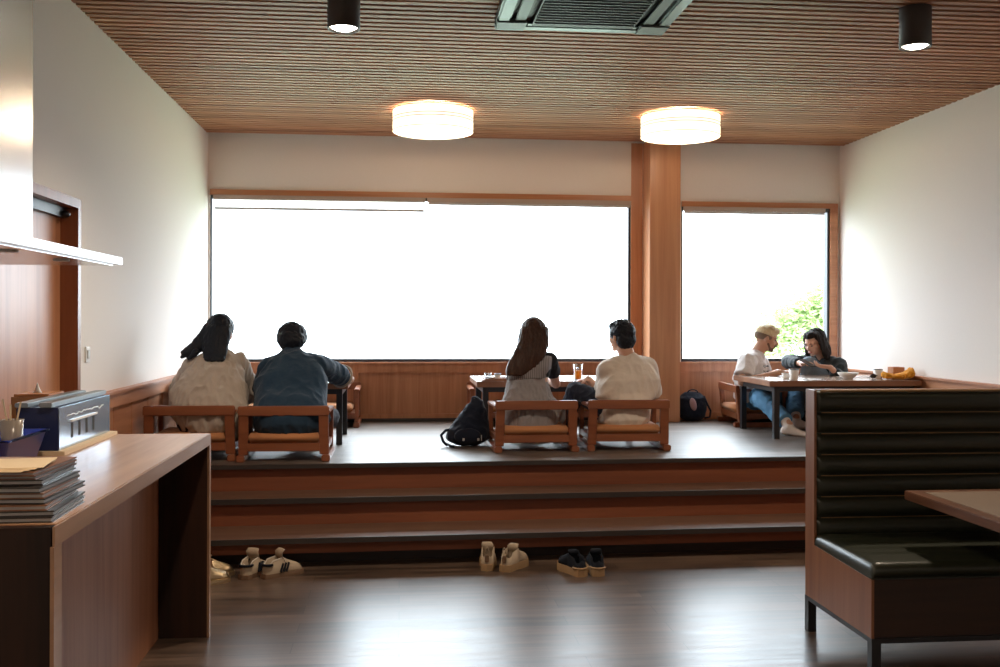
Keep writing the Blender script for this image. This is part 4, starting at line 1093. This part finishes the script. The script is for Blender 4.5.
p = at(794, 378, 7.87); cup('tall white cup with dark rim nearest the phone, on the right table', p.x, p.y)
p = V((4.0, 8.05, 0)); cup('white cup with dark rim beside the orange cloth', p.x, p.y, .038, .075)
p = at(786, 377, 8.005); cup('short white sugar pot just left of the tall white cup', p.x, p.y, .034, .045, rim='ceramic', name='sugar_pot', cat='pot')
# bowl
p = at(848, 377, 8.005); t = thing('bowl', 'flared white bowl beside the elbow of the woman in charcoal', 'bowl', (p.x, p.y, TT))
mb = MB(); mb.lathe([(.001, 0), (.040, 0), (.042, .006), (.070, .028), (.088, .052), (.085, .053), (.066, .032), (.036, .010), (.001, .009)], (p.x, p.y, TT), 40, caps=False); make('bowl_body', mb, M['ceramic'], t)
# small things on the tables
def spoon(label, p, ang, L=.17, mat='grey_metal'):
    mt = Matrix.Translation((p.x, p.y, TT))@Matrix.Rotation(ang, 4, 'Z')
    mb = MB(); mb.loft([((-L/2, 0, .004), .006, .0015, (0, 1, 0), (0, 0, 1)), ((L*.2, 0, .005), .004, .0015, (0, 1, 0), (0, 0, 1)), ((L*.32, 0, .005), .012, .003, (0, 1, 0), (0, 0, 1)), ((L*.42, 0, .005), .018, .0035, (0, 1, 0), (0, 0, 1)), ((L*.5, 0, .005), .010, .003, (0, 1, 0), (0, 0, 1))], n=12)
    for v in mb.b.verts: v.co = mt@v.co
    make('spoon', mb, M[mat], loc=(p.x, p.y, TT), label=label, cat='spoon')
spoon('spoon lying between the bowl and the sunglasses on the right table', at(862, 377, 8.121), .3)
spoon('spoon lying by the juice glass on the middle table', at(568, 379, 7.909), .15)
spoon('spoon lying on the right table between its left end and the sugar pot', at(772, 378, 7.909), .5, .14)
p = at(877, 377, 8.025); t = thing('sunglasses', 'folded dark sunglasses left of the cup by the orange cloth', 'sunglasses', (p.x, p.y, TT))
mb = MB()
for q in (-1, 1): mb.ell((p.x+q*.032, p.y, TT+.021), (.027, .005, .020), seg=16, rg=8)
mb.cap((p.x-.01, p.y, TT+.026), (p.x+.01, p.y, TT+.026), .003, .003); make('lenses', mb, M['eye'], t)
mb = MB()
for q in (-1, 1): mb.bar((p.x+q*.058, p.y, TT+.027), (p.x-q*.05, p.y+.03+.008*q, TT+.012), .003, .007)
make('temples', mb, M['steel_black'], t)
p = at(860, 376, 8.198); mb = MB(); mb.box((-.09, -.06, 0), (.09, .06, .0015), mat=Matrix.Translation((p.x-.05, p.y+.1, TT))@Matrix.Rotation(.2, 4, 'Z')); make('napkin', mb, M['white'], loc=(p.x, p.y, TT), label='flat white paper napkin behind the spoon on the right table', cat='napkin')
p = at(812, 379, 7.957); mb = MB(); mb.box((-.05, -.035, 0), (.05, .035, .0015), mat=Matrix.Translation((p.x+.02, p.y, TT))@Matrix.Rotation(-.2, 4, 'Z')); make('napkin', mb, M['white'], loc=(p.x, p.y, TT), label='small folded white napkin before the woman with the phone', cat='napkin')
# wooden box and cloth
p = V((4.17, 8.07, 0)); t = thing('wooden_box', 'small open reddish-brown wooden box behind the orange cloth', 'box', (p.x, p.y, TT))
mb = MB(); bw, bd, bh = .05, .048, .095
for a, b in (((-bw, -bd), (bw, -bd+.006)), ((-bw, bd-.006), (bw, bd)), ((-bw, -bd+.0061), (-bw+.006, bd-.0061)), ((bw-.006, -bd+.0061), (bw, bd-.0061))): mb.box((p.x+a[0], p.y+a[1], TT), (p.x+b[0], p.y+b[1], TT+bh))
mb.box((p.x-bw+.0061, p.y-bd+.0061, TT), (p.x+bw-.0061, p.y+bd-.0061, TT+.006)); make('box_walls', mb, M['wood_x'], t)
mb = MB(); mb.box((p.x-bw+.008, p.y-bd+.008, TT+.007), (p.x+bw-.008, p.y+bd-.008, TT+.07)); make('napkin_stack', mb, M['white'], t)
p = V((4.105, 7.90, 0))
mb = MB()
pts = [(-.125, 0, .030), (-.09, -.01, .022), (-.04, .01, .020), (.0, -.005, .022), (.05, .01, .028), (.085, 0, .042), (.110, .01, .050)]
mb.loft([(V((p.x+a, p.y+b, TT+c_)), .05+.01*math.sin(k*2.3), c_*.86, (0, 1, 0), (0, 0, 1)) for k, (a, b, c_) in enumerate(pts)], n=26)
mb.cap((p.x-.12, p.y-.03, TT+.020), (p.x-.02, p.y-.03, TT+.016), .018, .014); mb.cap((p.x+.02, p.y-.035, TT+.018), (p.x+.10, p.y-.02, TT+.045), .016, .020); mb.cap((p.x-.12, p.y+.02, TT+.035), (p.x-.08, p.y-.03, TT+.028), .016, .012)
b = fused(mb, .005, 2, folds(.010, 22, (1, 1.8, 1.5), seed=20))
zm = min(v.co.z for v in b.verts)
for v in b.verts: v.co.z += TT+.0005-zm
make('cloth', b, M['cloth_orange'], loc=(p.x, p.y, TT), label='crumpled orange-yellow cloth at the wall end of the right table', cat='cloth', smooth=True)
# middle table left: small tray with cups
p = at(490, 379, 7.947); t = thing('serving_tray', 'small brown wooden tray with cups at the left end of the middle table', 'tray', (p.x+.03, p.y, TT))
mb = MB(); mb.box((p.x-.05, p.y-.10, TT), (p.x+.16, p.y+.10, TT+.008)); 
for a, b in (((-.05, -.10), (.16, -.094)), ((-.05, .094), (.16, .10)), ((-.05, -.0939), (-.044, .0939)), ((.154, -.0939), (.16, .0939))): mb.box((p.x+a[0], p.y+a[1], TT+.008), (p.x+b[0], p.y+b[1], TT+.020))
make('tray_body', mb, M['table_edge'], t)
TT0 = TT; TT += .0085
p2 = at(484, 378, 7.947); cup('low glass teacup standing at the left of the small wooden tray', p.x-.015, p.y+.02, .028, .045, 'clear', 'clear')
cup('patterned low teacup standing at the right of the small wooden tray', p.x+.06, p.y-.01, .028, .042, 'ceramic', 'ceramic_blue')
TT = TT0
p = at(487, 380, 7.832); t = thing('folded_napkin', 'dark folded napkin at the near left corner of the middle table', 'napkin', (p.x, p.y, TT))
mb = MB(); mb.box((.64, 7.82, TT), (.74, 7.875, TT+.010), bev=.003); make('napkin_fold', mb, M['table_edge'], t)
p = at(345, 372, 7.909); mb = MB(); mb.box((-.06, -.08, 0), (.06, .08, .0015), mat=Matrix.Translation((-.46, 7.96, TT))@Matrix.Rotation(.3, 4, 'Z')); make('paper_sheet', mb, M['white'], loc=(-.46, 7.96, TT), label='white paper sheet at the right end of the left table by his hand', cat='paper')
p = at(163, 377, 8.005); t = thing('menu_block', 'small dark wooden menu stand near the wall at the left table', 'menu stand', (-1.60, 8.0, TT))
mb = MB(); mb.box((-1.65, 7.97, TT), (-1.55, 8.03, TT+.02), bev=.003); make('stand_base', mb, M['table_edge'], t)
mb = MB(); mb.box((-1.645, 7.995, TT+.0201), (-1.555, 8.005, TT+.11)); make('menu_card', mb, M['menu_brown'], t)

# ------------------------------------------------------------------ bags
def bag_front():
    t = thing('backpack', 'dark navy backpack slumped on the raised floor left of the woman in the grey dress', 'backpack', (.53, 7.58, PZ))
    c = V((.505, 7.55, PZ))
    mb = MB(); X = V((1, 0, 0)); Y_ = V((0, 1, 0))
    mb.loft([(c+V((.01, 0, .035)), .165, .10, X, Y_), (c+V((.02, 0, .10)), .150, .105, X, Y_), (c+V((.045, .01, .18)), .118, .090, X, Y_), (c+V((.065, .01, .25)), .080, .065, X, Y_), (c+V((.075, .01, .30)), .045, .04, X, Y_), (c+V((.06, .01, .335)), .022, .02, X, Y_)], n=36)
    b = fused(mb, .008, 4, folds(.014, 9, (1, 1, 1), seed=31))
    zm = min(v.co.z for v in b.verts)
    for v in b.verts: v.co.z += PZ-zm
    make('bag_body', b, M['bag'], t)
    mb = MB(); mb.ell(c+V((0, -.10, .085)), (.10, .025, .06)); make('front_pocket', mb, M['bag'], t, smooth=True)
    mb = MB(); mb.tube([c+V(p) for p in ((-.10, -.02, .13), (-.16, -.02, .12), (-.195, -.03, .085), (-.18, -.04, .04), (-.15, -.06, .012))], .011, 8); make('shoulder_strap', mb, M['bag'], t)
    mb = MB(); mb.tube([c+V(p) for p in ((-.15, -.05, .02), (-.12, -.10, .010), (-.10, -.11, .010))], .010, 8); make('shoulder_strap', mb, M['bag'], t)
    for dx in (-.04, .07):
        mb = MB(); mb.box(c+V((dx, -.130, .052)), c+V((dx+.016, -.120, .072)), bev=.002); make('buckle', mb, M['bag_light'], t)
    mb = MB(); mb.box(c+V((.10, -.112, .05)), c+V((.106, -.104, .095)), bev=.002); make('zip_pull', mb, M['bag_light'], t)
bag_front()
t = thing('backpack', 'rounded dark backpack with pinkish patch against the wall right of the pillar', 'backpack', (2.76, 9.27, PZ))
c = V((2.765, 9.275, PZ)); X = V((1, 0, 0)); Y_ = V((0, 1, 0))
mb = MB(); mb.loft([(c+V((0, 0, .05)), .120, .075, X, Y_), (c+V((0, 0, .14)), .140, .085, X, Y_), (c+V((0, 0, .22)), .135, .075, X, Y_), (c+V((0, .0, .262)), .095, .05, X, Y_)], n=34)
b = fused(mb, .007, 4, folds(.008, 10, (1, 1, 1), seed=33)); zm = min(v.co.z for v in b.verts)
for v in b.verts: v.co.z += PZ-zm
make('bag_body', b, M['bag'], t)
mb = MB(); mb.ell(c+V((-.015, -.086, .165)), (.032, .014, .062), Matrix.Rotation(-.25, 3, 'Y')); make('pink_patch', mb, M['pink'], t, smooth=True)
mb = MB(); mb.tube([c+V(p) for p in ((.10, -.05, .24), (.13, -.06, .16), (.165, -.05, .10), (.16, -.04, .04), (.11, -.03, .03))], .010, 8); make('shoulder_strap', mb, M['bag'], t)
mb = MB(); mb.tube([c+V((.05*math.cos(a*PI/8), -.02, .268+.03*math.sin(a*PI/8))) for a in range(9)], .006, 8); make('grab_handle', mb, M['bag'], t)

# ------------------------------------------------------------------ shoes
def shoe(label, x, y, rz, kind, group, side=1):
    """toe points along the local +Y; heel at the origin"""
    t = thing('shoe', label, 'shoe', (0, 0, 0), group)
    L = .27; X = V((1, 0, 0)); Z = V((0, 0, 1))
    prof = [(0, .028, .0), (.03, .034, 0), (.10, .036, 0), (.17, .046, .004*side), (.225, .042, .006*side), (.262, .024, .006*side)]
    sole_h = dict(samba=.022, cream=.034, black=.036, gold=.02)[kind]
    um, sm = dict(samba=('shoe_cream', 'shoe_sole'), cream=('shoe_cream', 'shoe_tan'), black=('shoe_black', 'shoe_tan'), gold=('gold', 'gold'))[kind]
    mb = MB(); rs = []
    out = []
    for yy, w, dx in prof: out.append((yy, w+.004, dx))
    pts = [V((w+dx, yy, 0)) for yy, w, dx in out]+[V((out[-1][2], .274, 0))]+[V((-w+dx, yy, 0)) for yy, w, dx in out[::-1]]+[V((0, -.012, 0))]
    mb.rings([pts, [p+V((0, 0, sole_h*.5)) for p in pts], [V((p.x*.96, p.y*.99+.001, sole_h)) for p in pts]], smooth=False)
    make('sole', mb, M[sm], t)
    # upper: open collar at the heel half, closed toe box
    top = dict(samba=.085, cream=.095, black=.09, gold=.06)[kind]
    mb = MB(); N_ = 22
    def sec(yy, w, h, open_, dx):
        ring = []
        for j in range(N_):
            a = PI*j/(N_-1); cx = math.cos(a); sz = math.sin(a)
            if open_:   # U walls
                hh = min(1, sz*2.2)
                ring.append(V((dx+w*(1 if cx > 0 else -1)*(abs(cx)**.35 if sz < .45 else abs(cx)**.6*.92+.06), yy, sole_h-.002+h*hh)))
            else: ring.append(V((dx+w*cx*(1 if sz < .3 else .98), yy, sole_h-.002+h*sz**.8)))
        return ring
    ups = [(.245, .030, .026, .005*side), (.225, .040, .036, .005*side), (.195, .044, .045, .004*side), (.165, .043, .055, .003*side), (.14, .040, .066, .001), (.118, .037, .074, 0)]
    rs = [sec(yy, w, h, False, dx) for yy, w, h, dx in ups[::-1]]
    rs.append([V((.005*side+.016*math.cos(PI*j/(N_-1)), .258, sole_h-.002+.012*math.sin(PI*j/(N_-1)))) for j in range(N_)])
    mb.rings(rs, smooth=True)
    # heel counter: swept wall around the ankle opening
    wall = []
    path = []
    for k in range(17):
        a = PI*k/16
        path.append((.0365*math.cos(a), .045-.047*math.sin(a) if True else 0))
    path = [(.038, .125)]+[(x_, y_) for x_, y_ in path]+[(-.038, .125)]
    outer_b, outer_t, inner_t, inner_b = [], [], [], []
    n_ = len(path)
    for k, (x_, y_) in enumerate(path):
        f = abs(k-(n_-1)/2)/((n_-1)/2); h = top*(.86-.16*math.sin(PI*min(1, f))+.22*f**3)
        cx_, cy2 = 0, .07; dx_, dy_ = cx_-x_, cy2-y_; l_ = math.hypot(dx_, dy_); dx_ /= l_; dy_ /= l_
        outer_b.append(V((x_, y_, sole_h-.003))); outer_t.append(V((x_+dx_*.004, y_+dy_*.004, h)))
        inner_t.append(V((x_+dx_*.012, y_+dy_*.012, h-.002))); inner_b.append(V((x_+dx_*.012, y_+dy_*.012, sole_h+.002)))
    for A_, B_ in ((outer_b, outer_t), (outer_t, inner_t), (inner_t, inner_b)):
        va = [mb.b.verts.new(p) for p in A_]; vb = [mb.b.verts.new(p) for p in B_]
        for k in range(n_-1):
            f = mb.b.faces.new((va[k], va[k+1], vb[k+1], vb[k])); f.smooth = True
    bmesh.ops.remove_doubles(mb.b, verts=mb.b.verts[:], dist=.0005)
    make('upper', mb, M[um], t)
    mb = MB(); mb.ell((0, .07, sole_h+.004), (.030, .06, .006)); make('insole', mb, M['shoe_inner'], t, smooth=True)
    tl = dict(samba=.038, cream=.030, black=.02, gold=.01)[kind]
    mb = MB(); mb.loft([((0, .150, .062), .020, .004, X, Z), ((0, .128, .080), .034 if kind == 'samba' else .027, .005, X, V((0, .5, .85))), ((0, .110, .096), .040 if kind == 'samba' else .031, .005, X, V((0, .8, .5))), ((.004*side, .106, .096+tl*.6), .040 if kind == 'samba' else .034, .006, X, V((0, 1, .1))), ((.006*side, .125, .094+tl), .034 if kind == 'samba' else .026, .005, X, V((0, 1, -.1)))], n=16)
    make('tongue', mb, M[um], t, smooth=True)
    for k in range(4):
        yy = .128+k*.016; zz = .083-k*.0075
        mb = MB(); mb.tube([(-.026, yy, zz-.010), (0, yy+.002, zz+.003), (.026, yy, zz-.010)], .0026, 6); make('lace', mb, M['shoe_white'] if kind != 'black' else M['grey_metal'], t)
    if kind == 'samba':
        for q in (-1, 1):
            for k in range(3):
                y0 = .095+k*.020
                mb = MB(); mb.bar((q*.0445, y0, sole_h+.004), (q*.036, y0+.022, .066), .011, .006, upv=(q, 0, 0)); make('stripe', mb, M['shoe_black'], t)
        mb = MB(); mb.tube([(.0385*math.cos(PI*k/12), .045-.049*math.sin(PI*k/12), .066) for k in range(13)], .006, 8); make('heel_tab', mb, M['shoe_black'], t)
        mb = MB(); mb.tube([(x_*.86, .045+(y_-.045)*.88+.003, top*(.86-.16*math.sin(PI*min(1, abs(k-9)/9))+.22*min(1, abs(k-9)/9)**3)+.001) for k, (x_, y_) in enumerate(path)], .0035, 6); make('collar_lining', mb, M['shoe_white'], t)
    if kind == 'cream':
        mb = MB(); mb.box((-.012, -.008, .045), (.012, .002, .08), bev=.003); make('heel_patch', mb, M['shoe_sole'], t)
        mb = MB(); mb.tube([(.010*math.cos(PI*k/8), -.002, .092+.028*math.sin(PI*k/8)) for k in range(9)], .003, 6); make('pull_loop', mb, M['shoe_cream'], t)
    if kind == 'black':
        mb = MB(); mb.tube([(.042*math.cos(PI*k/12), .045-.056*math.sin(PI*k/12), .040) for k in range(13)], .005, 6); make('sole_ridge', mb, M['shoe_tan'], t)
    t.location = (x, y, 0); t.rotation_euler = (0, 0, rz); t.scale = (1.06, .93, 1.18)
    return t
g = 'shoes left on the floor before the steps'
shoe('left shoe of the pair of cream sneakers with three dark stripes, heel towards us', -.885, 5.80, -.45, 'samba', g, -1)
shoe('right shoe of the pair with three dark stripes, long cream tongue sticking up', -.775, 5.82, -.95, 'samba', g, 1)
shoe('beige running shoe with heel loop, left of its pair at the middle of the steps', .515, 5.88, -.15, 'cream', g, -1)
shoe('beige running shoe turned outwards, right of its pair at the middle of the steps', .615, 5.85, -.6, 'cream', g, 1)
shoe('black running shoe with tan sole, left one of the rightmost pair', 1.055, 5.70, .35, 'black', g, -1)
shoe('black running shoe with tan sole, rightmost shoe on the floor', 1.15, 5.70, .02, 'black', g, 1)
shoe('shiny gold sneaker nearer the counter end', -1.17, 5.67, -1.05, 'gold', g, -1)
shoe('shiny gold sneaker peeping out farther behind its pair by the counter', -1.19, 5.86, -1.2, 'gold', g, 1)

# ------------------------------------------------------------------ outside: tree and ground
t = thing('tree', 'bright green leafy tree outside the smaller window', 'tree', (6.78, 15.5, -2.5))
mb = MB(); tp = V((6.78, 15.5, -2.5))
mb.tube([tp, tp+V((.05, 0, 1.2)), tp+V((-.05, .1, 2.4)), tp+V((.1, 0, 3.6))], [.16, .13, .10, .05], 12)
make('trunk', mb, M['bark'], t)
mb = MB(); rnd = random.Random(11)
for k in range(26):
    a = rnd.uniform(0, 2*PI); z0 = rnd.uniform(1.4, 3.5); r = rnd.uniform(.5, 1.4)*(1.15-z0/4.6); b0 = tp+V((0, 0, z0)); e_ = b0+V((math.cos(a)*r, math.sin(a)*r, rnd.uniform(.3, .8)))
    mb.tube([b0, b0.lerp(e_, .5)+V((0, 0, -.05)), e_], [.03, .018, .006], 6)
make('branches', mb, M['bark'], t)
mb = MB(); blobs = []
for k in range(58):
    a = rnd.uniform(0, 2*PI); z0 = rnd.uniform(1.6, 4.5); R0 = 1.10*max(.15, math.sqrt(max(0, 1-((z0-2.9)/1.8)**2))); r = R0*rnd.uniform(.35, 1)
    blobs.append((tp+V((math.cos(a)*r, math.sin(a)*r, z0)), rnd.uniform(.22, .40)))
for c_, r in blobs:
    for q in range(300):
        d = V((rnd.gauss(0, 1), rnd.gauss(0, 1), rnd.gauss(0, 1))).normalized()*r*rnd.uniform(.55, 1.05); p = c_+d
        u = V((rnd.gauss(0, 1), rnd.gauss(0, 1), rnd.gauss(0, .5))).normalized(); w = u.cross(V((rnd.gauss(0, 1), rnd.gauss(0, 1), rnd.gauss(0, 1)))).normalized()
        l = rnd.uniform(.04, .07); wd = l*.34
        mb._add(4, [(0, 1, 2, 3)], [p-u*l, p+w*wd, p+u*l, p-w*wd], rnd.randint(0, 1))
make('foliage', mb, [M['leaf'], M['leaf2']], t)
mb = MB(); mb.lathe([(.01, 0), (9, 0), (9, -.1), (.01, -.1)], (3, 19.5, -2.5), 48, caps=False, smooth=False); struct('ground', mb, M['grass'])

# ------------------------------------------------------------------ light
w = bpy.data.worlds.new('sky'); SC.world = w; w.use_nodes = True
bg = w.node_tree.nodes['Background']; bg.inputs[0].default_value = (.80, .92, 1.0, 1)
wt = w.node_tree; g1 = wt.nodes.new('ShaderNodeTexCoord'); g2 = wt.nodes.new('ShaderNodeSeparateXYZ'); g3 = wt.nodes.new('ShaderNodeMapRange')
g3.inputs['From Min'].default_value = -.25; g3.inputs['From Max'].default_value = .55; g3.inputs['To Min'].default_value = 2.8; g3.inputs['To Max'].default_value = 19
wt.links.new(g1.outputs['Generated'], g2.inputs[0]); wt.links.new(g2.outputs['Z'], g3.inputs['Value']); wt.links.new(g3.outputs[0], bg.inputs[1])
def portal(x0, x1, z0, z1):
    l = bpy.data.lights.new('window_portal', 'AREA'); l.shape = 'RECTANGLE'; l.size = x1-x0; l.size_y = z1-z0
    l.cycles.is_portal = True
    o = bpy.data.objects.new('window_portal', l); COL.objects.link(o); o.location = ((x0+x1)/2, BY+.13, (z0+z1)/2); o.rotation_euler = (-PI/2, 0, 0)
portal(*W1[:2], *W1[2:]); portal(*W2[:2], *W2[2:])
# unseen spotlights added out of view to fill the room with light
for x, y in ((-.293, 2.3), (-.293, -.6), (2.79, -.6)):
    spot('added fill spotlight on the ceiling, out of view, by the %s wall, %s' % ('left' if x < 0 else 'right', 'nearer row' if y > 0 else 'farther row'), x, y)
SC.view_settings.view_transform = 'Standard'; SC.view_settings.look = 'None'; SC.view_settings.exposure = 0; SC.view_settings.gamma = 1
SC.view_settings.use_curve_mapping = False
try:
    SC.cycles.use_denoising = True; SC.cycles.max_bounces = 10; SC.cycles.diffuse_bounces = 5; SC.cycles.transparent_max_bounces = 16; SC.cycles.sample_clamp_indirect = 8
    SC.cycles.caustics_reflective = False; SC.cycles.caustics_refractive = False
except Exception: pass
